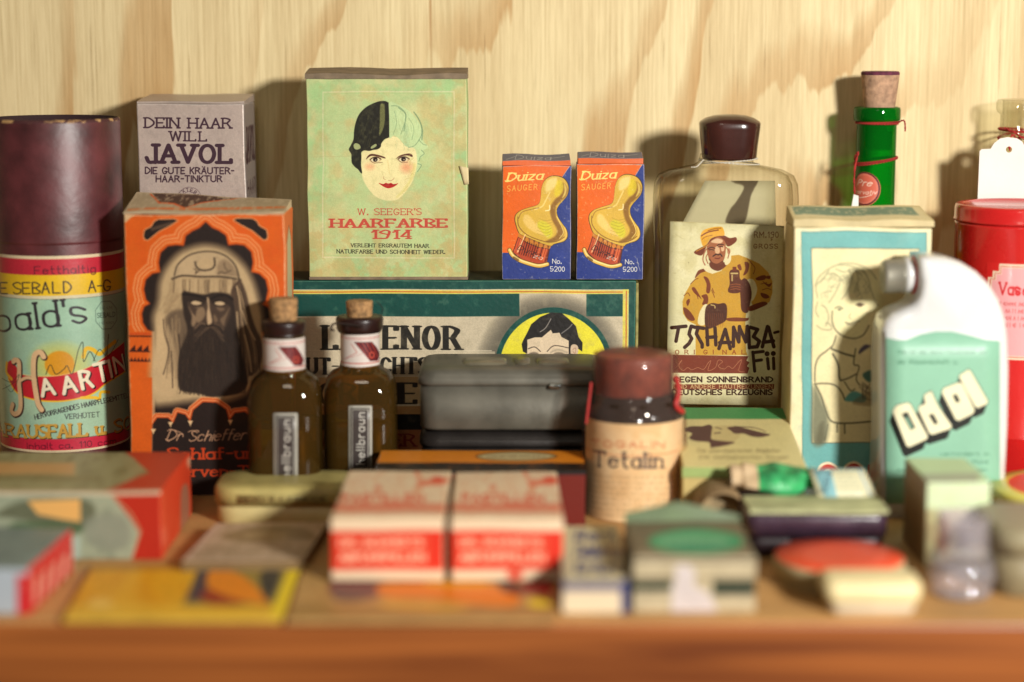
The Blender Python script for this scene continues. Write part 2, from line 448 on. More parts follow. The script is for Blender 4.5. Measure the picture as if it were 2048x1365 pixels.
def patch(name, quad3, m, parent=None, n=8, thick=.0002, fn=None):
    """thin paper sheet over four 3-D corners TL TR BR BL (fn bends it), front and back faces"""
    TL, TR, BR, BL = [Vector(q) for q in quad3]; V = []; Fc = []; uv = []
    nrm = (TR - TL).cross(BL - TL).normalized()
    for side in (0, 1):
        for j in range(n + 1):
            for i in range(n + 1):
                u, v = i / n, j / n
                p = (TL * (1 - u) + TR * u) * v + (BL * (1 - u) + BR * u) * (1 - v)
                if fn: p = fn(u, v, p)
                V.append(tuple(p + nrm * thick * side))
    k = (n + 1) ** 2
    for side in (0, 1):
        for j in range(n):
            for i in range(n):
                a = side * k + j * (n + 1) + i; f = [a, a + 1, a + n + 2, a + n + 1]; q = [(i / n, j / n), ((i + 1) / n, j / n), ((i + 1) / n, (j + 1) / n), (i / n, (j + 1) / n)]
                if side: f = f[::-1]; q = q[::-1]
                Fc.append(f); uv += q
    rim = [(i, 0) for i in range(n)] + [(n, j) for j in range(n)] + [(i, n) for i in range(n, 0, -1)] + [(0, j) for j in range(n, 0, -1)]
    for a, b in zip(rim, rim[1:] + rim[:1]):
        p = a[1] * (n + 1) + a[0]; q = b[1] * (n + 1) + b[0]; Fc.append([q, p, p + k, q + k])
        uv += [(b[0] / n, b[1] / n), (a[0] / n, a[1] / n), (a[0] / n, a[1] / n), (b[0] / n, b[1] / n)]
    return mesh(name, V, Fc, m, None, uv, parent, smoothf=True)
def crop(ox, oy, s, *v):
    v = v[0] if len(v) == 1 else v
    if isinstance(v, str): v = [float(t) for t in v.replace(',', ' ').split()]
    return [(ox + v[i] / s, oy + v[i + 1] / s) for i in range(0, len(v), 2)]
# ================================================================== the setting
YW = 1.064      # face of the plywood back wall
YF = 0.738      # front edge of the shelf
def wood_wall():
    m, nt, o = newmat('pine_plywood'); b = N(nt, 'BsdfPrincipled'); nt.links.new(b.outputs[0], o.inputs[0])
    tc = N(nt, 'TexCoord'); L = nt.links.new
    def noi(sx, sz, det, off, dist=0.0, rough=.5):
        mp = N(nt, 'Mapping'); mp.inputs['Scale'].default_value = (sx, 1, sz); mp.inputs['Location'].default_value = (off, 0, off * .7)
        L(tc.outputs['Object'], mp.inputs['Vector'])
        n = N(nt, 'TexNoise'); n.inputs['Scale'].default_value = 1; n.inputs['Detail'].default_value = det; n.inputs['Roughness'].default_value = rough; n.inputs['Distortion'].default_value = dist
        L(mp.outputs[0], n.inputs['Vector']); return n.outputs['Fac']
    def mth(op, a, b_=None, c_=None):
        n = N(nt, 'Math', operation=op)
        for k, v in enumerate((a, b_, c_)):
            if v is None: continue
            if isinstance(v, (int, float)): n.inputs[k].default_value = v
            else: L(v, n.inputs[k])
        return n.outputs[0]
    def ramp(f, els):
        r = N(nt, 'ValToRGB'); L(f, r.inputs[0]); e = r.color_ramp.elements
        while len(e) < len(els): e.new(.5)
        for k, (p, c) in enumerate(els): e[k].position = p; e[k].color = c if len(c) == 4 else c + (1,)
        return r.outputs[0]
    # growth-ring contours cut by the veneer knife: sharp on one side, fading on the other
    sep = N(nt, 'SeparateXYZ'); L(tc.outputs['Object'], sep.inputs[0])
    lean = mth('MULTIPLY', sep.outputs[2], 8.0)
    xx = mth('MULTIPLY', sep.outputs[0], 16.0)
    big = mth('MULTIPLY', noi(7.5, 2.0, 3, 11.3, .2, .5), 5.0)
    jag = mth('MULTIPLY', noi(150, 10, 4, 9.0), .42)
    f = mth('FRACT', mth('ADD', mth('ADD', big, jag), mth('SUBTRACT', xx, lean)))
    band = ramp(f, [(0.0, (0, 0, 0)), (.34, (.0, .0, .0)), (.5, (.75, .75, .75)), (.70, (1, 1, 1)), (.74, (.06, .06, .06)), (1.0, (0, 0, 0))])
    amt = ramp(noi(12, 5, 2, 2.0), [(.34, (.25, .25, .25)), (.58, (1, 1, 1))])
    fib = noi(760, 12, 5, 1.0, 0, .75)
    fib2 = noi(1800, 60, 3, 5.0, 0, .6)
    tone = noi(26, 1.6, 3, 7.0)
    base = N(nt, 'Mix', data_type='RGBA'); L(ramp(tone, [(.35, lin((214, 192, 146))), (.65, lin((234, 216, 170)))]), base.inputs['A'])
    base.inputs['B'].default_value = lin((194, 156, 104)); L(mth('MULTIPLY', band, amt), base.inputs['Factor'])
    c2 = N(nt, 'Mix', data_type='RGBA'); c2.blend_type = 'MULTIPLY'; c2.inputs['Factor'].default_value = 1
    L(base.outputs['Result'], c2.inputs['A']); L(ramp(fib, [(.30, (.77, .72, .65)), (.58, (1.04, 1.04, 1.04))]), c2.inputs['B'])
    c3 = N(nt, 'Mix', data_type='RGBA'); c3.blend_type = 'MULTIPLY'; c3.inputs['Factor'].default_value = .5
    L(c2.outputs['Result'], c3.inputs['A']); L(ramp(fib2, [(.3, (.82, .8, .76)), (.6, (1, 1, 1))]), c3.inputs['B'])
    pore = ramp(noi(900, 16, 2, 3.0), [(.27, (.40, .31, .22)), (.34, (1, 1, 1))])
    c4 = N(nt, 'Mix', data_type='RGBA'); c4.blend_type = 'MULTIPLY'; c4.inputs['Factor'].default_value = .7
    L(c3.outputs['Result'], c4.inputs['A']); L(pore, c4.inputs['B'])
    resin = ramp(noi(75, 1.1, 3, 6.0), [(.27, (.60, .40, .26)), (.30, (1, 1, 1))])
    c5 = N(nt, 'Mix', data_type='RGBA'); c5.blend_type = 'MULTIPLY'; c5.inputs['Factor'].default_value = .8
    L(c4.outputs['Result'], c5.inputs['A']); L(resin, c5.inputs['B'])
    L(c5.outputs['Result'], b.inputs['Base Color']); b.inputs['Roughness'].default_value = .62; b.inputs['Specular IOR Level'].default_value = .25
    bm = N(nt, 'Bump'); bm.inputs['Strength'].default_value = .25; bm.inputs['Distance'].default_value = .0004; L(fib, bm.inputs['Height']); L(bm.outputs[0], b.inputs['Normal'])
    return m
w = boxmesh('wall', -.62, .62, YW, YW + .018, -.06, .62, {'body': wood_wall()}, n=1, warp=0, bevel=.001); w['kind'] = 'structure'
def shelf_wood():
    m, nt, o = newmat('stained_shelf_board'); b = N(nt, 'BsdfPrincipled'); nt.links.new(b.outputs[0], o.inputs[0]); L = nt.links.new
    tc = N(nt, 'TexCoord'); mp = N(nt, 'Mapping'); mp.inputs['Scale'].default_value = (4, 90, 90); L(tc.outputs['Object'], mp.inputs[0])
    n = N(nt, 'TexNoise'); n.inputs['Scale'].default_value = 1; n.inputs['Detail'].default_value = 7; n.inputs['Distortion'].default_value = .6; L(mp.outputs[0], n.inputs['Vector'])
    r = N(nt, 'ValToRGB'); L(n.outputs['Fac'], r.inputs[0]); r.color_ramp.elements[0].position = .3; r.color_ramp.elements[1].position = .7
    r.color_ramp.elements[0].color = lin((98, 46, 16)); r.color_ramp.elements[1].color = lin((168, 96, 42)); L(r.outputs[0], b.inputs['Base Color'])
    b.inputs['Roughness'].default_value = .38; b.inputs['Specular IOR Level'].default_value = .5; bump(nt, b, 300, .1)
    return m
s_ = boxmesh('shelf', -.62, .62, YF, YW - .0005, -.034, 0, {'body': shelf_wood(), 'top': mat('pale_shelf_top', (186, 140, 84), .55, var=.16, scale=30)}, n=1, warp=0, bevel=.003); s_['kind'] = 'structure'

CARD = mat('carton_board', (150, 130, 100), .75, var=.12)
def spot(pxl, pxr, pym, Yf): return xat(pxl, pym, Yf), xat(pxr, pym, Yf)

# ================================================================== green hair dye box
Y1 = 1.0
zL = zat(561, Y1)                 # top of the long green box that carries three cartons
def haarfarbe():
    x0, x1 = spot(614, 934, 300, Y1); x0b = x0; z1 = zat(157, Y1)
    r = thing('carton', 'tall pale green hair dye box with a half black, half pale haired woman', 'box', ((x0 + x1) / 2, Y1 + .0125, zL))
    q = quad(x0, x1, Y1, 0, zL, z1); A = Art(q, (166, 188, 130), 1.6); s = 2.905
    C = lambda *v: crop(590, 110, s, *v)
    A.stain((205, 196, 140), 34, .40, .72, .75, 3); A.stain((152, 192, 128), 26, .45, .7, .6, 9)
    A.fill([(646, 184), (908, 184), (908, 522), (646, 522)], (192, 198, 140), .45, 3)
    A.stain((196, 172, 112), 30, .5, .74, .5, 21)
    m = np.tile(np.clip((np.arange(A.w) / A.w - .68) * 5, 0, 1)[None, :], (A.h, 1)); A.stain((186, 168, 108), 22, .42, .6, .55, 5, m)
    m = np.tile(np.clip((np.arange(A.h) / A.h - .55) * 4, 0, 1)[:, None], (1, A.w)); A.stain((186, 160, 100), 20, .47, .62, .5, 15, m)
    for a_, c_, w_ in ((.55, (214, 205, 165), 2.2), (.5, (150, 180, 118), 1.2)):
        d = 0 if w_ > 2 else 4
        A.frame(646 + d, 184 + d, 908 - d, 522 - d, w_, c_, a_)
    A.line([(621, 316), (700, 314), (760, 318)], 1.0, (160, 150, 100), .4)
    # face
    face = C("384 600 388 690 400 740 430 792 470 835 515 856 560 860 600 850 640 812 680 752 702 690 712 640 713 585 700 545 650 535 620 515 600 490 560 480 540 485 500 520 470 552 400 558")
    A.fill(face, (229, 216, 158), .96, 2, True)
    A.fill(C("600 840 650 790 690 720 706 650 690 640 670 720 630 790 590 835"), (206, 196, 110), .5, 4, True)
    # pale hair
    A.fill(C("545 290 600 293 660 328 712 385 742 450 745 505 775 540 745 565 752 590 720 620 738 650 708 690 712 640 706 575 690 548 648 540 610 500 575 478 545 480"), (186, 208, 152), .85, 2, True)
    for l, w_ in (("560 300 600 303 640 340 643 380 628 430 615 470", 1.5), ("600 310 640 345 640 400 632 450", 2.0), ("690 335 722 385 740 440 738 500", 2.4), ("700 345 730 400 735 470 700 530 660 545", 1.5), ("720 500 745 525 765 530", 1.3), ("735 560 752 580 730 600 722 625", 1.6), ("716 640 736 650 712 688", 1.8), ("575 330 590 400 570 470", 1.0), ("660 370 690 430 680 500", .9)):
        A.line(C(l), w_, (104, 132, 96), .7, .6, True)
    for i in range(26):
        t = i / 25; A.line(C([632 + 6 * math.sin(t * 6), 400 + t * 130, 655 + 8 * t, 412 + t * 132]), .6, (110, 140, 105), .5)
    for i in range(14):
        t = i / 13; A.line(C([555 + 10 * t, 300 + t * 150, 585 + 14 * t, 318 + t * 150]), .6, (150, 178, 130), .5)
    # dark hair
    dark = C("545 300 541 280 520 272 490 275 450 290 410 315 375 352 354 400 344 450 340 495 325 528 312 555 325 580 326 605 328 632 345 655 366 672 381 692 390 692 383 645 384 600 383 572 400 560 430 563 455 557 482 553 498 540 502 520 520 497 545 487 547 470")
    A.fill(dark, (28, 26, 16), 1, 1.0, True)
    A.fill(C("497 300 515 290 522 300 522 380 512 430 500 460 488 470 492 400"), (150, 152, 88), .85, 2, True)
    for i in range(30): A.line(C([488 + 5 * math.sin(i), 300 + i * 6, 528, 292 + i * 6.2]), .7, (30, 28, 16), .9)
    A.fill(C("340 530 352 518 372 525 380 545 362 555 345 550"), (170, 178, 122), .9, 1, True)
    A.fill(C("440 540 455 528 470 522 474 533 458 545 442 550"), (170, 178, 122), .9, 1, True)
    rr = random.Random(3)
    for i in range(26):
        a = rr.uniform(0, 1); x = 370 + a * 100; y = 330 + rr.random() * 180
        A.line(C([x, y, x - 8, y + 22, x - 12, y + 44]), .5, (86, 84, 50), .5, .5, True)
    # features
    A.fill(C("412 612 424 590 445 580 480 585 522 600 524 608 480 596 446 592 428 600"), (74, 34, 22), .95, 1, True)
    A.fill(C("588 612 606 595 635 584 668 580 684 590 682 600 655 592 630 594 604 604"), (74, 34, 22), .95, 1, True)
    for ex, k in ((468, 1), (632, -1)):
        A.ell(*C([ex, 613])[0], 12, 5.5, (160, 110, 76), .5, 3)
        A.ell(*C([ex, 615])[0], 8.4, 4.0, (228, 220, 180), .9, 1)
        A.ell(*C([ex, 613])[0], 4.8, 4.6, (34, 16, 12), 1, 1)
        A.ell(*C([ex + 3, 616])[0], 1.2, 1.0, (220, 210, 170), .9, .5)
        A.line(C([ex - 32, 614, ex - 14, 602, ex + 12, 600, ex + 34, 612]), 1.8, (40, 20, 14), .95, 0, True)
        A.line(C([ex - 28, 620, ex - 8, 633, ex + 16, 632, ex + 42 * (1 if k == 1 else .6), 630]), 1.1, (90, 50, 34), .8, 0, True)
    A.ell(*C([436, 655])[0], 9, 6.5, (222, 132, 94), .5, 11); A.ell(*C([650, 662])[0], 11, 10, (220, 124, 88), .6, 14)
    A.line(C("518 716 516 727 528 735"), 1.0, (160, 110, 76), .8, .5, True); A.line(C("545 740 558 742 574 732 578 724"), 1.0, (150, 96, 66), .8, .5, True)
    A.line(C("540 620 546 660 552 700"), 1.2, (205, 178, 112), .6, 2, True)
    A.fill(C("490 756 515 762 530 755 545 759 560 755 575 763 600 757 575 778 545 787 518 778"), (176, 26, 22), 1, .8, True)
    A.line(C("505 763 545 766 585 762"), .8, (110, 10, 14), .8, 0, True)
    for k in range(150):
        t = rr.random(); x = 400 + 300 * t; y = 500 + rr.random() * 340
        if ((x - 550) / 165) ** 2 + ((y - 660) / 200) ** 2 < 1 and abs(y - 613) > 24: A.line(C([x, y, x + 5, y + 3]), .5, (196, 170, 112), .45)
    for k in range(60):
        t = rr.random(); y = 560 + t * 250; x = 700 - max(0, y - 640) ** 1.35 * .045 - rr.random() * 34
        A.line(C([x, y, x - 10, y + 10]), .7, (190, 168, 100), .5, .5)
    for k in range(70):
        a_ = rr.uniform(-1.5, 1.3); R_ = rr.uniform(.35, 1); x = 560 + 180 * math.cos(a_) * R_; y = 450 + 165 * math.sin(a_) * R_
        if x > 550 and y < 540: A.line(C([x, y, x + 6, y + 14, x + 4, y + 30]), .7, rr.choice([(140, 166, 122), (206, 222, 172)]), .5, .5, True)
    RED = (180, 54, 44)
    A.txt("W. SEEGER'S", *C([368, 943])[0], 12.2, 125.5, RED, .13, .10, slab=.8)
    for i, w_ in ((0, 0),):
        x, y = C([216, 1016])[0]
        A.txt("HAARFARBE", x, y, 16.5, 228, RED, .38, .15, slab=1.3, gap=2.6)
        for k in range(7): A.line([(x - 2, y - 2 - k * 2.2), (x + 230, y - 2 - k * 2.2)], .45, (214, 170, 120), .55)
        x, y = C([450, 1083])[0]
        A.txt("1914", x, y, 16.8, 76, RED, .34, .12, slab=1.2, gap=2.4)
        for k in range(7): A.line([(x, y - 2 - k * 2.2), (x + 76, y - 2 - k * 2.2)], .45, (214, 170, 120), .55)
    A.txt("VERLEIHT ERGRAUTEM HAAR", *C([328, 1135])[0], 7.0, 154, (36, 34, 22), .20, .15, slab=.5)
    A.txt("NATURFARBE UND SCHONHEIT WIEDER.", *C([246, 1172])[0], 7.2, 214, (36, 34, 22), .20, .15, slab=.5)
    A.stain((160, 160, 106), 9, .55, .85, .22, 71, o=3)
    A.wear((206, 206, 150), 2.4, .6, 4); A.grain(.02)
    body = mat('green_paper', (168, 190, 128), .7, var=.14)
    boxmesh('body', x0, x1, Y1, Y1 + .025, zL + .0016, z1, {'body': body, 'front': artmat('hair_dye_print', A, .55, .3)}, r, n=7, warp=.0007, seed=2)
    brown = mat('brown_paper_tape', (128, 110, 88), .7, var=.22, scale=140)
    zt = z1 - zat(157, Y1) + z1
    boxmesh('lid', x0 - .0004, x1 + .0004, Y1 - .0006, Y1 + .0256, z1 - .0003, zat(149, Y1), {'body': brown}, r, warp=.0006, n=8, seed=6, top=lambda a, b: .0027 * b + .0004 * math.sin(a * 9))
    boxmesh('base_strip', x0 - .0002, x1 + .0002, Y1 - .0004, Y1 + .0254, zL + .0002, zL + .0018, {'body': brown}, r, warp=.0002, n=4, bevel=.0003)
    # torn paper tab on the right edge
    fx = x1 - .0005; mz = zat(332, Y1)
    patch('torn_paper', [(fx - .0035, Y1 - .0008, mz), (fx + .0012, Y1 - .001, mz - .001), (fx + .0014, Y1 - .0008, mz - .0095), (fx - .001, Y1 - .0006, mz - .0098)], mat('pale_torn_paper', (214, 196, 150), .8), r, 3)
haarfarbe()

# ================================================================== teat cartons
def duiza_art(q, worn=0):
    A = Art(q, (35, 52, 120), 2.2); s = 4.55
    C = lambda *v: crop(960, 280, s, *v)
    A.stain((50, 66, 140), 20, .4, .7, .5, 4)
    A.fill(C("180 180 812 235 750 330 600 620 420 960 300 1036 180 1030"), (222, 98, 26), 1, .6)
    A.fill(C("180 180 812 235 808 250 180 262"), (214, 96, 52), .5, 2)
    A.line(C("812 237 752 332 700 420"), .8, (235, 190, 160), .8)
    body = C("640 333 700 327 762 345 800 388 813 442 800 502 765 550 728 592 704 640 712 700 750 762 786 812 799 862 790 902 758 930 705 946 668 960 640 975 540 948 450 908 372 872 348 845 328 790 314 730 324 682 370 646 450 620 520 600 548 566 558 500 564 440 590 372")
    A.fill(body, (70, 48, 20), 1, 1.2, True)
    cx, cy = C([560, 700])[0]
    inn = [(cx + (x - cx) * .975, cy + (y - cy) * .985) for x, y in body]
    A.fill(inn, (208, 168, 62), 1, .8, True)
    A.fill(C("735 400 770 400 800 450 785 510 740 560 700 600 690 650 700 720 745 790 760 850 730 905 640 940 600 930 680 880 700 820 660 740 640 660 650 600 690 540 730 500"), (120, 78, 26), .8, 4, True)
    A.fill(C("700 380 735 372 762 420 745 490 690 520 680 470"), (214, 190, 40), .8, 4, True)
    A.fill(C("620 370 660 350 700 350 690 420 640 470 600 470 600 410"), (238, 214, 140), .75, 5, True)
    A.line(C("640 480 600 560 570 610 500 640"), 2.6, (240, 214, 140), .7, 2, True)
    A.line(C("638 600 636 640 600 650"), 2.0, (248, 236, 190), .8, 1.5, True)
    A.fill(C("400 700 440 690 500 760 560 840 620 890 540 870 450 820 400 760"), (236, 200, 120), .7, 4, True)
    A.fill(C("560 740 640 780 660 860 620 900 560 840 520 780"), (204, 196, 46), .85, 5, True)
    for k in range(6): A.line(C([540 - k * 4, 722 + k * 28, 600, 742 + k * 28, 660 - k * 4, 726 + k * 27]), .9, (150, 122, 34), .6, .8, True)
    A.line(C("352 720 380 665 460 640 540 625"), 1.6, (130, 86, 30), .7, 1, True)
    A.line(C("345 705 350 780 400 850 480 900 600 935 700 925 765 885"), 1.8, (110, 70, 24), .75, 1.2, True)
    A.line(C("700 700 742 790 755 850 720 900"), 1.4, (240, 210, 120), .8, .8, True)
    A.line(C("770 800 784 860 765 905 700 935"), 1.8, (226, 186, 96), .8, .8, True)
    A.fill(C("766 400 790 440 780 500 750 530 770 470"), (226, 196, 100), .8, 2, True)
    A.fill(C("350 850 375 872 450 908 540 948 645 975 632 1002 520 985 420 940 345 890"), (196, 120, 40), 1, 1, False)
    for k in range(6): A.fill(C([400 + k * 42, 885 + k * 17, 420 + k * 42, 893 + k * 16, 405 + k * 42, 935 + k * 14]), (90, 44, 16), .7, 1)
    # ribbed collar
    col = C("348 888 420 940 520 985 634 1002 606 1140 500 1150 380 1110 296 1040")
    A.fill(col, (60, 20, 12), 1, 1.5)
    A.fill(C("352 896 420 946 520 990 628 1006 600 1136 500 1140 382 1100 304 1034"), (172, 66, 34), 1, .8)
    rr = random.Random(5)
    for k in range(15):
        t = k / 14; a = C([356 + t * 270, 900 + 105 * t ** .8]); b = C([318 + t * 274, 1024 + 96 * t ** .75])
        c = [(230, 120, 66), (70, 20, 14), (205, 84, 44), (44, 12, 10)][rr.randint(0, 3)]
        A.line([a[0], b[0]], 1.6 + rr.random(), c, .7, .8)
    A.line(C("412 870 345 1030"), 2.0, (246, 200, 150), .9, 1)
    rim = C("272 1008 300 1062 360 1108 440 1138 530 1158 612 1142")
    A.line(rim, 8.6, (60, 36, 12), 1, 1, True); A.line(rim, 6.8, (214, 172, 78), 1, 1, True)
    A.line([(x, y - 1.2) for x, y in rim], 2.0, (250, 228, 160), .85, 1, True)
    A.line(C("310 1082 345 1106"), 5, (88, 56, 18), .7, 2)
    A.txt("Duiza", *C([338, 1005])[0], 9.5, 47, (30, 16, 20), .11, slant=.35, ang=21)
    A.txt("za", *C([480, 1083])[0], 8, 18, (226, 206, 190), .10, slant=.35, ang=15)
    A.txt("Duiza", *C([244, 378])[0], 16.5, 70, (238, 208, 112), .22, .13, slant=.34, ang=-2.5, slab=.6)
    A.line(C("228 372 245 380 262 368"), 2.2, (238, 208, 112), 1, 0, True)
    A.line(C("262 318 290 304 330 306"), 2.0, (238, 208, 112), 1, 0, True)
    A.txt("SAUGER", *C([246, 470])[0], 11.0, 61, (238, 190, 84), .09, slant=.12, ang=-2.5, gap=4)
    A.txt("No.", *C([658, 1135])[0], 9.0, 18, (232, 228, 214), .13)
    A.txt("5200", *C([640, 1204])[0], 9.0, 28, (232, 228, 214), .13)
    if worn:
        A.line(C('768 1085 782 1150 800 1200'), .8, (210, 206, 196), .8); A.line(C('772 1120 790 1140'), .7, (210, 206, 196), .7); A.line(C('230 700 300 690'), .5, (240, 170, 120), .5)
    A.wear((226, 210, 190), 1.3 if worn else 1.0, .8, 8 + worn); A.stain((226, 200, 170), 5, .74, .86, .3, 3 + worn, o=2); A.grain(.025, 3 + worn)
    return A
def duiza():
    x0, x1 = spot(1004.5, 1142, 440, Y1); zb = zat(555, Y1); z1 = zat(332, Y1)
    q = quad(x0, x1, Y1, 0, zL, z1); fms = [artmat('teat_carton_print', duiza_art(q, k), .42, .45) for k in (0, 1)]
    blue = mat('blue_print_card', (38, 50, 112), .5, var=.15)
    org = mat('orange_print_card', (214, 96, 38), .42, var=.1, spec=.5)
    T = Art([(1004, 313), (1140, 313), (1140, 322), (1004, 322)], (84, 86, 110), 3)
    T.txt("Duiza", 1030, 320.5, 5.5, 70, (196, 196, 196), .16, slant=.5, slab=.5); T.line([(1012, 320), (1030, 317)], .8, (190, 190, 190)); T.line([(1100, 318), (1130, 316)], .8, (190, 190, 190)); T.wear((200, 190, 180), .8, .5)
    tm = artmat('carton_top_print', T, .5)
    for k, (dx, yaw, dz, lab) in enumerate(((0, 0, 0, 'left one of the pair of small orange and blue teat cartons'),
                                         (148.6, math.radians(-1.2), .0008, 'right one of the pair of small orange and blue teat cartons'))):
        X0 = x0 + (xat(1024 + dx, 440, Y1) - xat(1024, 440, Y1)); X1 = X0 + (x1 - x0) * (1 if k == 0 else .975)
        r = thing('carton', lab, 'box', ((X0 + X1) / 2, Y1 + .01, zL), 'small teat cartons')
        boxmesh('body', X0, X1, Y1, Y1 + .020, zL + .0003, z1 + dz, {'body': blue, 'front': fms[k]}, r, yaw, n=6, warp=.0007, seed=3 + k)
        def tp(a, b): return .0022 * b + (.0003 * math.sin(a * 7))
        boxmesh('top_flap', X0 + .0002, X1 - .0002, Y1 + .0001, Y1 + .0195, z1 + dz, z1 + dz + .0026 + .0004 * k, {'body': org, 'top': tm}, r, yaw, n=6, warp=.0006, seed=9 + k, top=tp)
duiza()

# ================================================================== long green Lavenor box
def lavenor():
    yaw = math.radians(-1.6)
    x0, x1 = spot(520, 1270, 700, Y1); z1 = zL
    r = thing('carton', 'long dark green and cream carton carrying the three upright boxes', 'box', ((x0 + x1) / 2, Y1 + .02, 0))
    q = quad(x0, x1, Y1 - .0005, 0, 0, z1, yaw=0); A = Art(q, (196, 182, 154), 1.25); s = 2.7676
    C = lambda *v: crop(560, 530, s, *v)
    TE = (4, 66, 58); YE = (214, 200, 84)
    A.rect(500, 552, 1290, 579, TE)
    A.rect(500, 581, 1258, 588.5, YE); A.line([(500, 584.5), (1258, 584.5)], 2, (186, 84, 34))
    A.rect(500, 588.5, 1245, 633, TE)
    A.rect(*C([1325, 160])[0], *C([1697, 290])[0], (196, 182, 154))
    A.rect(1245, 579, 1256, 960, YE); A.line([(1252, 583), (1252, 960)], 2, (186, 84, 34)); A.rect(1257, 560, 1285, 960, TE)
    A.line([(500, 633.5), (1037, 633.5)], 1, (150, 140, 110), .6)
    # airbrushed shading round the medallion
    cx, cy = C([1515, 562])[0]; R = 325 / s
    for k in range(16): A.ell(cx - 6, cy - 2, R + 34 - k * 2.2, R + 30 - k * 2.0, (70, 66, 56), .085, 5)
    A.rect(*C([1325, 160])[0], C([1325, 160])[0][0] + 3, 633, (180, 168, 140), .3, 2)
    A.fill([(500, 588.5), (1038, 588.5), (1038, 633), (500, 633)], TE)
    A.fill([(1173.5, 588.5), (1245, 588.5), (1245, 632), (1173.5, 632)], TE)
    A.ell(cx, cy, R, R, TE, n=60); A.ell(cx, cy + 1, R - 9.5, R - 9.5, (222, 210, 52), n=60)
    # boy
    skin = (214, 192, 160); hair = (28, 24, 22)
    A.fill(C("1370 400 1400 380 1500 360 1600 380 1640 440 1640 620 1600 760 1500 800 1400 760 1366 640 1362 500"), skin, 1, .8, True)
    A.fill(C("1338 440 1345 480 1368 492 1370 440 1368 415 1410 402 1450 402 1500 360 1510 380 1548 376 1560 400 1600 420 1600 500 1612 520 1640 455 1675 480 1677 430 1655 400 1640 340 1600 300 1560 268 1500 265 1440 290 1390 330 1366 380 1345 420"), hair, 1, .9)
    A.fill(C("1612 450 1635 440 1652 455 1650 490 1630 520 1612 500"), (206, 180, 150), 1, .8, True); A.line(C("1622 470 1638 460 1636 490 1624 480"), 1, (150, 100, 80), .8, 0, True)
    A.line(C("1440 372 1470 350 1500 300"), 1.6, (190, 180, 170), .8, 1.5, True); A.line(C("1560 380 1600 350 1618 330"), 2, (150, 145, 140), .8, 1.5, True)
    A.line(C("1480 480 1520 448 1600 460"), 1.6, (40, 30, 24), .9, 0, True); A.line(C("1375 465 1410 455 1442 480"), 1.8, (40, 30, 24), .9, 0, True)
    A.line(C("1500 485 1540 470 1590 485"), 3, (140, 128, 110), .6, 3, True); A.ell(*C([1545, 500])[0], 12, 6, (70, 60, 50), .7, 3); A.ell(*C([1405, 500])[0], 11, 6, (70, 60, 50), .7, 3)
    A.line(C("1460 640 1500 660 1550 640"), 2, (150, 50, 40), 1, 0, True)
    # lettering on airbrushed ground
    K = (30, 27, 22)
    x, y = C([248, 468])[0]
    for k in range(4): A.line([(x + 30, y + 2), (x + 270, y + 2)], 22 - k * 4, (150, 138, 112), .12, 8)
    A.txt("LAVENOR", x, y, 46, 268, K, .27, .08, slab=1.0, gap=3.6)
    A.line([(500, C([0, 474])[0][1]), (C([1170, 0])[0][0], C([0, 474])[0][1])], 1.4, (214, 200, 172), .9)
    A.rect(500, C([0, 478])[0][1], 990, C([0, 612])[0][1], (204, 190, 160), .6)
    x, y = C([0, 605])[0]
    for k in range(5): A.line([(570, y - 2), (840, y - 2)], 16 - k * 3, (120, 106, 84), .16, 7)
    A.txt("HAUT-GESICHTS", x + 4, y, 32, 290, K, .25, .08, slab=.8, gap=3.2)
    A.rect(500, 755, 990, 770, (170, 140, 96)); x, y = C([0, 768])[0]
    A.rect(500, 770, 860, 808, (184, 160, 118)); A.txt("CREME", 640, y, 40, 190, K, .26, .08, slab=1.0, gap=2)
    A.rect(500, 813, 990, 829, (170, 128, 78)); A.rect(500, 829, 990, 860, (16, 14, 12)); A.rect(500, 860, 990, 900, (150, 92, 54))
    A.txt("WAGENER", 640, 893, 24, 190, (110, 24, 16), .22, .1, slab=.8)
    A.rect(500, 940, 1290, 990, TE)
    A.stain((160, 148, 120), 14, .55, .8, .25, 4); A.wear((120, 160, 130), 1.6, .6, 3); A.grain(.025, 9)
    teal = mat('dark_teal_card', (6, 60, 54), .5, var=.25, scale=90)
    Tq = quad(x0, x1, Y1, Y1 + .036, 0, z1, 'top'); T = Art(Tq, (40, 44, 30), 1.0, size=(760, 60))
    T.stain((70, 66, 40), 5, .4, .6, .7, 3, o=3); T.mul(np.full((T.h, T.w), .8, np.float32))
    y = (T.h - 6)
    T.im[-3:, :] = np.array((10, 62, 54)) / 255
    T.im[8:44, -70:-50] = np.array((176, 160, 120)) / 255 * .8
    boxmesh('body', x0, x1, Y1 - .0005, Y1 + .040, 0, z1, {'body': teal, 'front': artmat('skin_cream_carton_print', A, .42, .45), 'top': artmat('skin_cream_top', T, .5)}, r, yaw * 0, n=8, warp=.0005, bevel=.0009, seed=5)
    # rubbed side tab standing a little proud at the right end
    boxmesh('end_flap', x1, x1 + .0016, Y1 + .001, Y1 + .0375, .004, z1 - .0015, {'body': mat('worn_yellow_edge', (150, 140, 80), .6, var=.4, scale=200)}, r, n=4, warp=.0004, bevel=.0004)
lavenor()

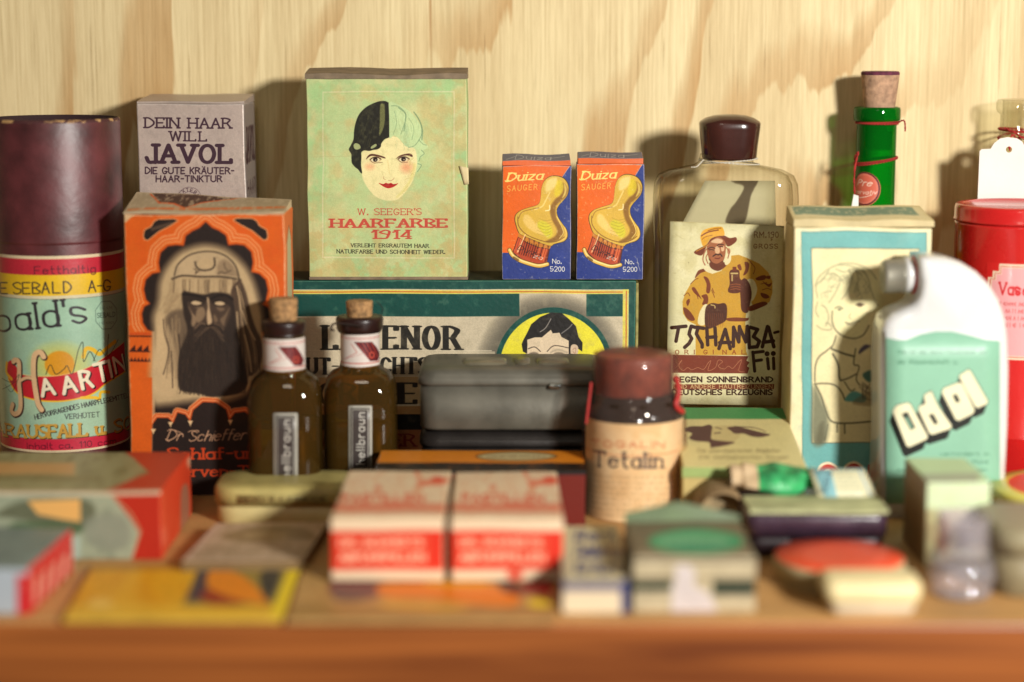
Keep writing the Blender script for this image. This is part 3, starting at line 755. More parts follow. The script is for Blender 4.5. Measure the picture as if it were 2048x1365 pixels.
# ================================================================== Javol
def javol():
    Y = 1.012; x0, x1 = spot(275.5, 491, 300, Y); z1 = zat(208, Y); d = .040
    r = thing('carton', 'silvery mauve hair tonic carton lettered in violet, behind the orange tea box', 'box', ((x0 + x1) / 2, Y + d / 2, 0))
    SV = (184, 166, 156); A = Art(quad(x0, x1, Y, 0, 0, z1), SV, 1.5); s = 3.413; V = (66, 42, 54)
    C = lambda *v: crop(0, 180, s, *v)
    A.stain((200, 182, 168), 50, .4, .7, .6, 2); A.stain((160, 144, 136), 9, .55, .75, .35, 12)
    def T(t, a, b, c, d_, **k): x, y = C([a, d_])[0]; A.txt(t, x, y, (d_ - c) / s, (b - a) / s, V, **k)
    T("DEIN HAAR", 992, 1578, 194, 260, wx=.19, wy=.15, slab=1.0)
    T("WILL", 1160, 1408, 286, 348, wx=.19, wy=.15, slab=1.0, gap=3)
    T("JAVOL", 1000, 1580, 378, 494, wx=.25, wy=.19, slab=1.3, gap=2.4)
    T("DIE GUTE KRÄUTER-", 992, 1598, 530, 572, wx=.21, gap=2.2)
    T("HAAR-TINKTUR", 1066, 1516, 586, 627, wx=.21, gap=2.2)
    cx, cy = C([1295, 745])[0]
    A.line([(cx + 24 * math.cos(t), cy + 24 * math.sin(t)) for t in np.linspace(math.pi, 2 * math.pi, 16)], .8, V, .7)
    A.line([(cx + 14 * math.cos(t), cy + 15 * math.sin(t)) for t in np.linspace(math.pi, 2 * math.pi, 16)], .8, V, .7)
    for i, ch in enumerate("EXTERN"):
        a = math.radians(-150 + i * 24); A.txt(ch, cx + 17 * math.cos(a) - 2, cy + 17 * math.sin(a) + 2, 6.5, 4.5, V, .16, ang=math.degrees(a) + 90)
    A.wear((214, 205, 198), 1.5, .7, 4); A.grain(.02, 6)
    B = Art(quad(x0, x1, Y, Y + d, 0, z1, 'right'), (150, 138, 132), 2.0, size=(90, 400))
    Bc = lambda x, y: (x / 90, y)
    B2 = Art([(0, 0), (90, 0), (90, 400), (0, 400)], (150, 138, 132), 1.0, size=(90, 400))
    B2.txt("JAVOL", 10, 62, 34, 72, V, .17, slab=1); B2.txt("HAAR", 10, 100, 16, 70, V, .16); 
    for k in range(9): B2.txt(("DIE GUTE", "KRÄUTER", "TINKTUR", "GEGEN", "HAARAUSFALL", "UND", "SCHUPPEN", "INHALT", "EXTERN")[k], 8, 130 + k * 24, 11, 72 - (k % 3) * 9, V, .15, a=.8)
    B2.wear((200, 190, 184), 2, .6); side = artmat('tonic_carton_side', B2, .38, .5, metal=.25)
    silver = mat('silvered_card', (176, 160, 150), .4, metal=.25, var=.08)
    boxmesh('body', x0, x1, Y, Y + d, 0, z1, {'body': silver, 'front': artmat('tonic_carton_front', A, .42, .5, metal=.22), 'right': side}, r, n=7, warp=.0007, bevel=.0009, seed=8)
    boxmesh('top_flap', x0 + .0003, x1 + .0001, Y + .0004, Y + d - .0005, z1, z1 + .0010, {'body': silver}, r, n=7, warp=.0007, bevel=.0006, seed=4, top=lambda a, b: .0028 * b + .0007 * abs(a - .5) * (1 - b))
javol()

# ================================================================== orange tea box with bearded man
def schieffer():
    Y = .946; x0, x1 = spot(254, 578, 700, Y); d = .036; z1 = zat(428, Y)
    x0 = xat(246.5, 428, Y); x1 = xat(568, 428, Y)
    r = thing('carton', 'orange and black sleeping tea carton with a veiled bearded man under an arch', 'box', ((x0 + x1) / 2, Y + d / 2, 0))
    q = quad(x0, x1, Y, 0, 0, z1)
    OR = (206, 88, 20); BK = (34, 22, 18); CR = (198, 172, 134); s = 2.274
    A = Art(q, OR, 1.35); C = lambda *v: crop(230, 380, s, *v)
    # right edge of the face is about 578 px low down, its print keeps the photograph's places
    A.stain((206, 80, 18), 18, .4, .7, .5, 2)
    def mir(p): return [(2 * 410.5 - x + (y - 430) * .02, y) for x, y in p]
    half = [(410.5, 444), (398, 456), (385, 462), (372, 472), (368, 492), (352, 490), (336, 492), (322, 505), (318, 525), (321, 545), (305, 548), (292, 560), (288, 580), (292, 600), (300, 608), (288, 614), (283, 628), (285, 646), (294, 660), (304, 664)]
    inner = half + [(304, 700), (300, 740), (302, 790), (304, 985)] + [(570, 985)] + mir(half[::-1])
    for off, c in ((22, (224, 150, 96)), (19, OR), (15, (226, 158, 106)), (12, OR), (8, (232, 166, 110)), (6, OR)):
        A.line([(x - 1, y) for x, y in half] , off * 2, c, 1 if c == OR else .8, 0); A.line(mir(half), off * 2, c, 1 if c == OR else .8, 0)
    A.fill(inner, BK, 1, 1)
    A.line(half, 2.4, (120, 44, 14), .7); A.line(mir(half), 2.4, (120, 44, 14), .7)
    # corner spandrels
    sp = C("130 205 135 180 165 165 180 140 200 130 270 130 285 138 250 160 200 185 175 205 150 225 135 222")
    A.line(sp, 3, (232, 170, 116), .9, 0, False, True); A.fill(sp, BK, 1, 1); A.line(mir(sp), 3, (232, 170, 116), .9, 0, False, True); A.fill(mir(sp), BK, 1, 1)
    A.line(C("170 175 220 160 260 150"), 5, (150, 120, 90), .5, 6)
    # column capital and shaft on the left
    A.rect(246, 664, 304, 990, OR); A.rect(304, 664, 309, 985, (196, 150, 108), .8)
    A.rect(257, 672, 303, 675, (60, 20, 10)); A.rect(255, 667, 303, 670, (190, 66, 20))
    for k in range(3): A.fill([(259 + k * 13, 704), (262 + k * 13, 699), (270 + k * 13, 691), (271 + k * 13, 704)], (60, 20, 10))
    A.rect(258, 703, 300, 706, (60, 20, 10)); A.rect(258, 722, 300, 725, (60, 20, 10))
    for k in range(6): A.fill([(260 + k * 7, 722), (263 + k * 7, 716), (265 + k * 7, 722)], (60, 20, 10))
    # glow and veiled head
    D = lambda *v: crop(300, 480, 4.0167, *v)
    A.fill(D("30 780 20 620 60 500 80 330 150 190 260 90 430 40 600 80 740 190 830 330 880 480 910 620 905 760 960 780 960 1000 900 1150 640 1290 400 1290 150 1320 20 1300 -5 1050"), (190, 162, 120), .95, 18, True)
    A.fill(D("60 620 40 900 20 1200 200 1250 240 1000 150 800 120 640"), (196, 166, 124), .8, 10, True); A.fill(D("905 780 900 1000 860 1100 960 1060 960 790"), (150, 118, 78), .6, 6, True)
    dome = D("180 320 205 240 250 170 330 115 440 95 540 110 630 160 690 230 715 320 560 300 440 292 300 290")
    A.fill(dome, (178, 152, 116), .9, 3, True); A.fill(D("560 300 540 200 600 160 680 230 712 310"), (112, 90, 68), .55, 6, True)
    A.line(D("195 300 215 220 260 165 330 118 440 96 540 108 630 155 690 225 718 325"), 2.6, (44, 34, 28), .95, 1.5, True)
    rr = random.Random(12)
    for k in range(70):
        x = rr.uniform(210, 690); y = rr.uniform(130, 290)
        if ((x - 450) / 260) ** 2 + ((y - 300) / 200) ** 2 < 1: A.line(D([x, y, x + rr.uniform(-14, 14), y + rr.uniform(6, 18)]), .8, rr.choice([(90, 70, 54), (190, 162, 124)]), .45, .8)
    A.line(D("360 180 368 215 395 240 440 248 490 238 515 205 510 150"), 3.4, (48, 36, 28), .95, 1.2, True); A.ell(*D([445, 195])[0], 15, 10, (182, 154, 114), .7, 4)
    A.line(D("350 235 372 250 362 275 395 250"), 2.6, (66, 50, 38), .8, 1, True); A.line(D("540 280 570 262 600 272 650 250"), 2.4, (66, 50, 38), .7, 1, True); A.line(D("590 190 600 230 620 250"), 2.4, (66, 50, 38), .6, 1, True)
    A.line(D("178 318 260 290 400 298 560 300 728 328"), 4.6, (58, 44, 34), .85, 1.5, True); A.line(D("190 300 260 278 400 286 560 288 700 305"), 1.8, (196, 168, 128), .7, 1, True)
    # fringe cloth
    A.fill(D("180 330 400 310 720 335 700 440 640 440 560 420 430 436 330 420 262 430 240 560 130 600 110 520 150 420"), (160, 134, 98), .85, 4, True)
    for k in range(30):
        x = 195 + k * 17.5; A.line(D([x, 325, x + rr.uniform(-6, 6), 370, x + rr.uniform(-8, 8), 425]), rr.uniform(1.2, 3.2), rr.choice([(84, 66, 50), (196, 168, 128), (100, 80, 60)]), .7, 1.2, True)
    for k in range(26):
        x = rr.uniform(110, 250); y = rr.uniform(430, 560); A.line(D([x, y, x - 20, y + 30, x - 50, y + 60]), 1.0, rr.choice([(130, 106, 78), (196, 168, 126)]), .5, 1, True)
    # veil on the right
    A.fill(D("650 430 690 350 730 330 780 440 810 560 850 680 900 820 900 960 850 1070 790 1100 780 1160 750 1100 730 900 690 640 680 540"), (70, 52, 40), .92, 4, True)
    for k in range(46):
        t = k / 45; x0_ = 690 + t * 40; x1_ = 735 + t * 150
        A.line(D([x0_, 360 + rr.uniform(0, 60), 700 + t * 70, 520, 710 + t * 110, 680, 725 + t * 150, 860, x1_ + rr.uniform(-14, 14), 980 + rr.uniform(0, 120)]), rr.uniform(.7, 2.0), rr.choice([(40, 28, 22), (56, 42, 32), (120, 96, 70), (176, 146, 108)]), .6, 1.0, True)
    for l in ("700 380 720 470 735 560", "700 580 715 760 735 960 760 1090", "745 570 790 690 850 800", "765 760 800 900 815 1060"): A.line(D(l), 3.0, (190, 160, 120), .85, 1.6, True)
    A.fill(D("790 420 870 520 900 700 895 770 850 690 815 560"), (190, 160, 118), .75, 5, True)
    # veil and lock on the left
    A.fill(D("150 600 190 575 262 560 300 600 320 700 260 900 240 960 215 880 170 760 130 660"), (74, 58, 46), .75, 9, True)
    for k in range(34):
        t = rr.random(); A.line(D([110 + t * 120, 620 + rr.uniform(-20, 30), 115 + t * 110, 760, 140 + t * 90, 900, 110 + t * 130, 1060 + rr.uniform(-60, 120)]), rr.uniform(.7, 1.8), rr.choice([(104, 84, 64), (150, 124, 90), (186, 158, 118), (96, 76, 58)]), .45, 1.0, True)
    for l in ("180 640 185 760 170 860", "235 640 240 700 232 760", "200 740 225 850 238 940", "150 690 160 800 180 920", "160 960 175 1060 185 1180"): A.line(D(l), 2.2, (168, 142, 106), .6, 2.2, True)
    for l in ("110 640 120 760 150 880 130 1000 105 1080", "170 900 180 1060 185 1185", "230 760 240 900 235 1010"): A.line(D(l), 2.4, (54, 40, 32), .75, 1.5, True)
    # face
    A.fill(D("258 428 330 425 430 440 520 425 640 440 680 520 700 680 740 900 770 1060 775 1180 700 1240 560 1262 480 1265 400 1240 280 1220 235 1180 225 1040 240 900 300 740 270 600"), (44, 33, 27), 1, 4, True)
    A.fill(D("300 520 330 500 380 520 430 520 450 480 470 470 500 520 560 530 620 520 650 560 630 640 590 720 560 690 500 680 400 690 350 730 340 640"), (70, 54, 43), .9, 5, True)
    for l, c, a_ in (("310 540 340 590 372 640 350 700 330 680 335 610", (150, 122, 92), .75), ("640 545 600 600 560 640 590 690 605 640", (132, 106, 80), .6), ("380 560 420 545 440 590 420 640 380 670 365 620", (140, 114, 86), .8),
                     ("455 470 470 480 475 560 490 640 485 672 455 680 450 600 460 540", (186, 156, 120), .95), ("510 600 540 640 520 665 505 640", (120, 96, 72), .7), ("360 540 400 545 380 556", (110, 88, 68), .8), ("530 545 580 545 600 560 560 575", (130, 104, 80), .6)):
        A.fill(D(l), c, a_, 3.2, True)
    A.line(D("262 440 330 445 400 460 448 480"), 3.6, (22, 15, 12), .85, 2.2, True); A.line(D("490 480 540 455 610 450 665 480"), 3.6, (22, 15, 12), .85, 2.2, True)
    A.fill(D("328 508 360 494 400 500 415 512 390 526 350 524"), (188, 160, 124), 1, 1.6, True); A.fill(D("515 512 545 500 590 500 605 512 575 528 535 526"), (188, 160, 124), 1, 1.6, True)
    A.line(D("322 510 360 488 418 508"), 1.5, (20, 14, 12), 1, .8, True); A.line(D("510 510 555 492 610 510"), 1.5, (20, 14, 12), 1, .8, True); A.line(D("330 520 365 538 412 520"), 1.1, (30, 20, 16), .9, .8, True); A.line(D("520 522 560 540 600 522"), 1.1, (30, 20, 16), .9, .8, True)
    A.line(D("440 660 450 690 480 694 505 672"), 1.6, (26, 18, 14), .9, 1.2, True)
    A.line(D("360 715 400 675 440 682"), 2.2, (128, 102, 78), .6, 1.6, True); A.line(D("510 672 560 690 590 720"), 2.0, (104, 82, 62), .6, 1.6, True)
    for k in range(360):
        t = rr.uniform(-1, 1); y = rr.uniform(690, 1130); w_ = 210 + (y - 690) * .14; x = 495 + t * w_
        c = rr.choice([(24, 17, 14), (34, 25, 20), (66, 50, 38), (84, 66, 50)] if t < .2 else [(20, 14, 12), (30, 22, 17), (54, 40, 30)])
        A.line(D([x, y, x + t * 14 + rr.uniform(-8, 8), y + 50, x + t * 10 + rr.uniform(-10, 10), y + 110]), rr.uniform(.5, 1.2), c, .38, .8, True)
    for k in range(24):
        x = 250 + k * 22; A.line(D([x, 1180, x + rr.uniform(-8, 8), 1225, x + rr.uniform(-10, 10), 1262 - abs(x - 500) * .12]), 2.2, (44, 33, 27), .7, 1.5, True)
    for k in range(30):
        s_ = rr.choice((-1, 1)); A.line(D([480, 700, 480 + s_ * rr.uniform(30, 70), 716 + rr.uniform(-10, 20), 480 + s_ * rr.uniform(90, 130), 790 + rr.uniform(-30, 40)]), .9, rr.choice([(78, 60, 46), (26, 18, 15), (98, 78, 60)]), .5, .8, True)
    # lower cusped arch with text panel
    low = C("158 1120 165 1070 190 1035 240 1035 262 1060 285 1012 320 1020 340 1050 355 1000 400 965 460 968 505 1000 520 1050 545 1015 590 1010 640 1060 790 1060 790 1400 158 1400")
    A.line(low[:-2], 20, (226, 150, 96), .9); A.line(low[:-2], 16, (200, 84, 30), 1); A.line(low[:-2], 9, (232, 166, 116), .9); A.line(low[:-2], 6, (200, 84, 30), 1)
    A.fill(low, BK, 1, 1); A.rect(246, 985 - 230, 303, 990, OR); A.line([(304, 800), (304, 985)], 1.5, (232, 166, 116), .5)
    for bx, by in ((250, 1060), (340, 1052), (525, 1052), (172, 1092)):
        A.fill(C([bx - 12, by - 6, bx + 12, by - 6, bx + 4, by + 8, bx, by + 20, bx - 4, by + 8]), (230, 190, 140), .95, .6)
    LT = (196, 150, 116)
    A.txt("Dr Schieffer's", *C([232, 1138])[0], 21, 176, LT, .10, .08, slant=.4, gap=1.8)
    A.line(C("228 1132 240 1142 262 1130"), 1.6, LT); A.line(C("236 1095 256 1088 300 1104 306 1120"), 1.6, LT, 1, 0, True); A.line(C("330 1096 350 1090 372 1100"), 1.6, LT, 1, 0, True)
    RD = (190, 62, 24)
    A.txt("Schlaf-und", *C([240, 1222])[0], 21, 195, RD, .24, .15, slab=.7, gap=2.0)
    A.txt("Nerven-Tee", *C([250, 1302])[0], 20, 195, RD, .24, .15, slab=.7, gap=2.0)
    A.wear((214, 190, 156), 2.6, .8, 4); A.grain(.02, 2)
    # a worn pale upper left corner
    A.fill(C("30 100 95 108 70 125 45 150 34 150"), CR, .9, 3)
    T = Art([(254, 385), (573, 405), (573, 430), (246, 427)], (168, 148, 118), 1.4)
    T.fill([(305, 388), (400, 392), (500, 400), (440, 412), (410, 420), (380, 414), (340, 412)], (70, 38, 24), 1, 2)
    T.line([(300, 390), (340, 412), (380, 414), (410, 421), (440, 412), (500, 401)], 3, (206, 88, 32), 1)
    T.rect(255, 420, 573, 424, (208, 104, 44), .9, 1); T.stain((190, 170, 140), 6, .5, .7, .7, 3); T.wear((196, 176, 144), 4, .8)
    sp_ = Art([(0, 0), (60, 0), (60, 560), (0, 560)], (206, 92, 30), 1.0, size=(60, 560))
    sp_.fill([(12, 60), (30, 30), (46, 60), (46, 560), (12, 560)], (176, 168, 130), 1, 1); sp_.line([(12, 60), (30, 30), (46, 60)], 2, (90, 30, 14))
    for k in range(10): sp_.txt("TEE-S", 38, 330 + k * 6 + 60, 9, 42, BK, .2, ang=-90) if k == 0 else None
    sp_.wear((220, 130, 70), 3, .6)
    boxmesh('body', x0, x1, Y, Y + d, 0, z1, {'body': mat('orange_card', (204, 86, 24), .55, var=.1), 'front': artmat('tea_carton_print', A, .5, .35), 'right': artmat('tea_carton_side', sp_, .5)}, r, n=8, warp=.0009, bevel=.0008, seed=11)
    boxmesh('lid', x0 + .0002, x1 - .0002, Y + .0004, Y + d, z1, z1 + .0008, {'body': mat('worn_lid_card', (178, 158, 126), .7, var=.2), 'top': artmat('tea_carton_lid', T, .55)}, r, n=8, warp=.0008, bevel=.0003, seed=13,
            top=lambda a, b: b * (.0072 - .0042 * a) + .0006 * math.sin(a * 8) * (1 - b))
schieffer()

# ================================================================== hair tonic tube, far left
def rimmat():
    m, nt, o = newmat('worn_rim'); b = N(nt, 'BsdfPrincipled'); nt.links.new(b.outputs[0], o.inputs[0]); b.inputs['Roughness'].default_value = .7
    tc = N(nt, 'TexCoord'); n = N(nt, 'TexNoise'); n.inputs['Scale'].default_value = 130; n.inputs['Detail'].default_value = 4; nt.links.new(tc.outputs['Object'], n.inputs['Vector'])
    r = N(nt, 'ValToRGB'); r.color_ramp.elements[0].position = .48; r.color_ramp.elements[1].position = .53; r.color_ramp.elements[0].color = lin((70, 32, 34)); r.color_ramp.elements[1].color = lin((186, 146, 96))
    nt.links.new(n.outputs['Fac'], r.inputs[0]); nt.links.new(r.outputs[0], b.inputs['Base Color']); return m
def tube_():
    R = 130 * .99 / F; yc = .99; xc = xat(121, 600, .99); 
    zc = zat(242, yc - R); zs = zat(486, yc - R); zl1 = zat(513, yc - R); zl0 = zat(906, yc - R)
    r = thing('canister', 'maroon capped cardboard tube with a green and yellow hair tonic label', 'tube', (xc, yc, 0))
    PX = F * R / yc
    W_T, H_T = 620, 640
    e = math.sin(math.radians(11))
    def mp(p):
        sx = np.clip((p[:, 0] - 121) / 130.5, -.999, .999); a = np.arcsin(sx)
        yy = p[:, 1] + (1 - np.cos(a)) * 130 * .10
        return np.c_[(a / math.pi + .5) * W_T, (yy - 513) / (906 - 513) * H_T]
    A = Art([(0, 0)] * 4, (150, 184, 158), H_T / 393, mp, (W_T, H_T)); s = 3.102; C = lambda *v: crop(0, 480, s, *v)
    A.stain((170, 196, 160), 60, .4, .7, .5, 2)
    X0, X1 = -8.5, 250.5
    def band(y0, y1, c): 
        v = lambda y: int((y - 513) / 393 * H_T); A.im[max(0, v(y0)):v(y1)] = np.array(c) / 255
    band(513, 519.5, (214, 196, 160)); band(519.5, 551, (186, 40, 56)); band(551, 592, (222, 180, 32)); band(592, 598, (206, 196, 160)); band(598, 599.5, (110, 120, 110))
    band(878, 879.5, (110, 120, 110)); band(879.5, 902, (190, 36, 60)); band(902, 906, (214, 196, 160))
    K = (44, 40, 44)
    A.txt("Fetthaltig", 73, 548, 15, 118, (92, 26, 40), .13, gap=2.6); 
    A.txt("FABRIK THEODORE SEBALD A-G", -8, 586, 23, 0.1, K) if False else None
    for ch, x in zip("RE SEBALD A-G", [-8, 5, 22, 31, 49, 68, 86, 107, 128, 150, 176, 194, 206]): A.txt(ch, x, 586, 22, 14 if ch not in '- ' else 8, K, .13, .11)
    A.txt("Sebald's", -91, 671, 50, 262, K, .12, .095, ang=-5.5, gap=2.2, slab=.5)
    # sun
    sx_, sy_ = C([355, 770])[0]
    for k in range(10): A.ell(sx_, sy_, 66 - k * 4, 50 - k * 3, (196, 186, 80), .12, 8)
    A.ell(sx_, sy_, 29, 27, (206, 142, 30), 1, 3)
    # ribbon
    top = C("30 770 70 745 130 830 260 842 400 832 540 792 640 735 760 660"); bot = C("760 850 640 905 560 960 480 985 350 1000 200 988 90 945 40 860")
    A.fill(smooth(top, False, 5) + smooth(bot, False, 5), (188, 30, 44), 1, 1)
    A.line(bot, 3, (222, 176, 40), 1, 0, True); A.line(top[2:], 1.4, (230, 200, 120), .9, 0, True)
    A.line(C("500 730 520 680 560 690 600 720 640 690 700 650"), 8, (222, 176, 40), 1, 1, True)
    A.line(C("480 985 560 990 590 1000 600 960 650 965"), 6, (222, 176, 40), 1, 1, True)
    A.line(C("35 760 30 820 60 860"), 7, (222, 176, 40), .9, 1, True)
    A.line(C("270 830 300 770 330 830 380 800 400 780 430 830 470 690 500 640 500 760 540 700 570 760"), 1.6, (40, 44, 30), .85, 0, True)
    A.line(C("560 760 600 690 640 730 660 600 650 740 720 640"), 1.5, (40, 44, 30), .8, 0, True)
    for ch, x, y, h, w_ in (("A", 245, 965, 100, 75), ("A", 375, 955, 100, 78), ("R", 490, 930, 108, 62), ("T", 580, 895, 112, 78), ("I", 672, 870, 105, 4), ("N", 700, 850, 100, 60)):
        px, py = C([x, y])[0]
        A.txt(ch, px + 2.5, py + 2, h / s, w_ / s, (30, 16, 14), .23, .20, ang=-10, slab=.0); A.txt(ch, px, py, h / s, w_ / s, (226, 214, 184), .21, .19, ang=-10)
    Hc = (214, 176, 132)
    for c, w_, o in (((60, 40, 36), 13, 1.6), (Hc, 10, 0)):
        A.line([(x + o, y + o) for x, y in C("75 750 90 740 110 760 105 880 110 1000 100 1060 70 1080 50 1060 60 1020")], w_, c, 1, 0, True)
        A.line([(x + o, y + o) for x, y in C("260 720 240 690 205 715 195 820 205 940 215 1010 235 1050")], w_, c, 1, 0, True)
        A.line([(x + o, y + o) for x, y in C("100 880 150 850 205 860")], w_ * .6, c, 1, 0, True)
    A.txt("HERVORRAGENDES HAARPFLEGEMITTEL", *C([195, 1112])[0], 9.5, 190, K, .17, .13, ang=-9, sag=-6, gap=1.8)
    A.txt("VERHÜTET", *C([375, 1112])[0], 9.5, 68, K, .13, slab=.5)
    for o, c in ((1.5, (60, 50, 20)), (0, (190, 146, 60))):
        A.txt("HAARAUSFALL u. SCHUPPEN", -62 + o, C([0, 1225])[0][1] + o, 25, 440, c, .22, .16, slab=.7, gap=1.8)
    A.txt("Inhalt ca. 110 ccm", 45, 898, 12, 175, (90, 16, 34), .13, gap=2)
    ox, oy = C([650, 480])[0]; A.line([(ox + 23 * math.cos(t + .4), oy + 30 * math.sin(t + .4)) for t in np.linspace(0, 2 * math.pi, 9)], 1.5, (80, 100, 90), .8)
    A.txt("SEBALD", ox - 18, oy + 4, 9, 36, (70, 90, 80), .15); A.scrawl(ox - 14, oy + 18, ox + 14, 6, (70, 90, 80), .8); A.scrawl(ox - 12, oy - 12, ox + 12, 6, (70, 90, 80), .8)
    A.line(C("0 860 60 880 110 830 60 940 20 900"), 1.4, (40, 60, 50), .7, 0, True); A.line(C("0 930 50 900 90 870"), 1.4, (40, 60, 50), .7, 0, True)
    A.grain(.02)
    lab = artmat('tonic_tube_label', A, .4, .45, coat=.2)
    mar = mat('maroon_pressed_paper', (88, 36, 40), .42, var=.42, scale=45, spec=.7, bmp=.6, bscale=160)
    dark = mat('dark_tube_inside', (46, 26, 28), .8); worn = rimmat()
    lathe('body', [(R * .985, 0), (R * .985, zl0), (R * .985, zs - .001)], xc, yc, mar, r, 64)
    av = -math.atan2(xc, yc); lathe('label', [(R * .991, zl0 + (zl1 - zl0) * k / 4) for k in range(5)], xc, yc, lab, r, 60, a0=av - math.pi / 2, a1=av + math.pi / 2)
    lathe('label', [(R * .991, zl0 + (zl1 - zl0) * k / 4) for k in range(5)], xc, yc, mat('plain_label_back', (150, 180, 156), .5), r, 30, a0=av + math.pi / 2 + .001, a1=av + 1.5 * math.pi - .001)
    lathe('cap', [(R * .985, zs - .0015), (R, zs - .001), (R, zs), (R, zc - .0014), (R * .985, zc), (R * .965, zc + .0001), (R * .955, zc - .0002), (R * .95, zc - .010), (R * .9, zc - .0102), (0.0001, zc - .0100)], xc, yc, [mar, worn, dark], r, 72, fm=[0, 0, 0, 1, 1, 2, 2, 2, 2])
tube_()
# ================================================================== flat glass bottle with the sun lotion label
def zrow(y, Y): return zat(y, Y)
def tschamba():
    yc = 1.003; hy = .0175; yf = yc - hy
    X = lambda x, Y=yc: xat(x, 500, Y)
    cx = X(1449); hw = X(1592) - X(1449)
    zs = zat(352, yc); zn = zat(326, yc); zt = zat(318, yc)
    r = thing('bottle', 'flat clear glass bottle, brown cap, label of a man in a yellow smock', 'bottle', (cx, yc, 0))
    gl = glassmat('clear_old_glass', (252, 252, 250), (216, 212, 198))
    secs = [(0, hw * .90, hy * .86, .010), (.0012, hw * .93, hy * .94, .010), (.006, hw * .965, hy, .011), (.03, hw * .97, hy, .012), (zs - .035, hw * .985, hy, .012), (zs - .012, hw, hy, .012),
            (zs - .004, hw * .985, hy * .98, .012), (zs + .0005, hw * .93, hy * .94, .012), (zs + .0030, hw * .80, hy * .84, .012), (zs + .0046, hw * .60, hy * .74, .011), (zs + .0058, hw * .44, hy * .68, .010), (zs + .0075, hw * .375, hy * .62, .009), (zt + .0025, hw * .36, hy * .6, .009)]
    loft('glass', secs, cx, yc, gl, r, n=8)
    loft('inner_wall', [(z_ + (.004 if k == 0 else 0), a_ - .0030, b_ - .0030, max(.004, c_ - .003)) for k, (z_, a_, b_, c_) in enumerate([q_[:4] for q_ in secs[2:11]])], cx, yc, gl, r, n=8, cap=False)
    # thick glass floor with a little dried lotion
    loft('dried_lotion', [(.0022, hw * .86, hy * .80, .008), (.0052, hw * .90, hy * .85, .009), (.0075, hw * .90, hy * .85, .009)], cx, yc, mat('dried_brown_lotion', (62, 44, 22), .3, var=.3), r)
    cp = mat('brown_bakelite', (60, 26, 20), .22, var=.2, spec=.6, coat=.4, bmp=.05)
    c0 = X(1455)
    w = lambda px: (px / F) * yc
    loft('cap', [(zt - .0002, w(52), .0110, .010), (zt + .001, w(54), .0112, .010), (zat(290, yc), w(56), .0116, .010), (zat(258, yc), w(60), .0124, .011), (zat(247, yc), w(61), .0126, .0115), (zat(243, yc), w(59), .0120, .0115), (zat(236, yc), w(48), .010, .009), (zat(231, yc), w(32), .007, .006), (zat(229, yc), w(12), .003, .003)], c0, yc, cp, r, n=8)
    st = mat('white_cotton_string', (206, 198, 180), .9, var=.1)
    ring = lambda rx, ry, z0, tilt, a0=0, a1=6.28, n=22: [(c0 + rx * math.sin(a), yc - ry * math.cos(a), z0 + tilt * math.sin(a)) for a in np.linspace(a0, a1, n)]
    cord('string', ring(w(56), .0118, zat(324, yc - .01), .0011), .00042, st, r); cord('string', ring(w(60), .0124, zat(327, yc - .01), -.0012), .00038, st, r)
    cord('string', [(c0 - w(54), yc - .008, zat(318, yc)), (c0 - w(62), yc - .012, zat(324, yc)), (c0 - w(70), yc - .014, zat(330, yc)), (c0 - w(80), yc - .013, zat(331, yc))], .0004, st, r)
    # front label
    q = [(1340, 443), (1568, 452), (1556, 812), (1332, 808)]
    Yl = yf - .0003; q3 = [at(x, y, Yl) for x, y in q]
    BG = (204, 196, 150); A = Art(q, BG, 1.9); s = 3.414; C = lambda *v: crop(1320, 440, s, *v)
    A.stain((212, 204, 164), 30, .4, .7, .6, 3); A.stain((176, 164, 110), 40, .55, .8, .45, 8)
    YL = (184, 138, 40); BR = (104, 44, 14); DK = (54, 26, 14)
    # smock
    A.fill(C("245 400 300 345 360 370 420 350 470 290 490 245 540 240 600 262 680 300 740 360 768 420 768 500 750 560 700 590 640 600 625 560 660 480 640 420 600 410 560 440 580 560 590 640 585 700 450 700 455 730 330 720 240 715 190 690 158 640 155 560 175 500 210 440"), YL, 1, .8)
    A.fill(C("245 700 585 700 590 900 600 925 245 925"), YL, .95, .8)
    A.fill(C("600 415 640 410 665 470 650 530 620 560 600 500"), (206, 196, 150), 1, 1.5, True)
    for l in ("240 400 262 350 300 335 330 332 320 350 280 365", "300 390 330 400 348 450 340 500 318 495 320 440", "285 520 320 510 332 540 325 575 290 580 300 545", "160 600 200 620 240 680 210 690 175 660", "218 470 240 465 285 540 270 530 235 500",
              "580 290 610 300 600 360 570 380 585 335", "655 400 700 380 725 385 715 410 670 415", "730 385 755 385 750 405 725 400", "690 500 730 510 750 530 720 540 695 525", "455 675 520 668 600 672 610 660 600 690 540 695 470 692",
              "180 560 200 540 205 560 190 590", "700 420 740 440 765 430 745 460", "530 315 550 305 560 340 545 345"):
        A.fill(C(l), BR, .95, .6, True)
    for l in ("210 440 240 410 262 402", "355 480 375 530", "360 470 372 500", "250 500 262 540", "620 290 650 330 640 370", "700 480 735 470 760 480", "690 440 730 430", "600 270 625 290", "165 520 190 500 205 520"):
        A.line(C(l), 1.4, BR, .9, 0, True)
    # sleeve cuff, hands, arm
    A.fill(C("270 640 300 585 326 580 330 620 310 715 262 710"), (210, 198, 152), 1, .8, True)
    A.fill(C("320 590 360 570 400 575 440 570 458 590 460 640 450 690 400 720 340 745 312 730 308 650"), (70, 34, 16), 1, 1.5, True); A.line(C("350 582 375 588 378 604"), 2, (196, 170, 100), .9, .5, True)
    for k in range(8): A.line(C([330 + k * 14, 735, 336 + k * 14, 690, 330 + k * 14, 640]), 1, (130, 70, 30), .5, .8, True)
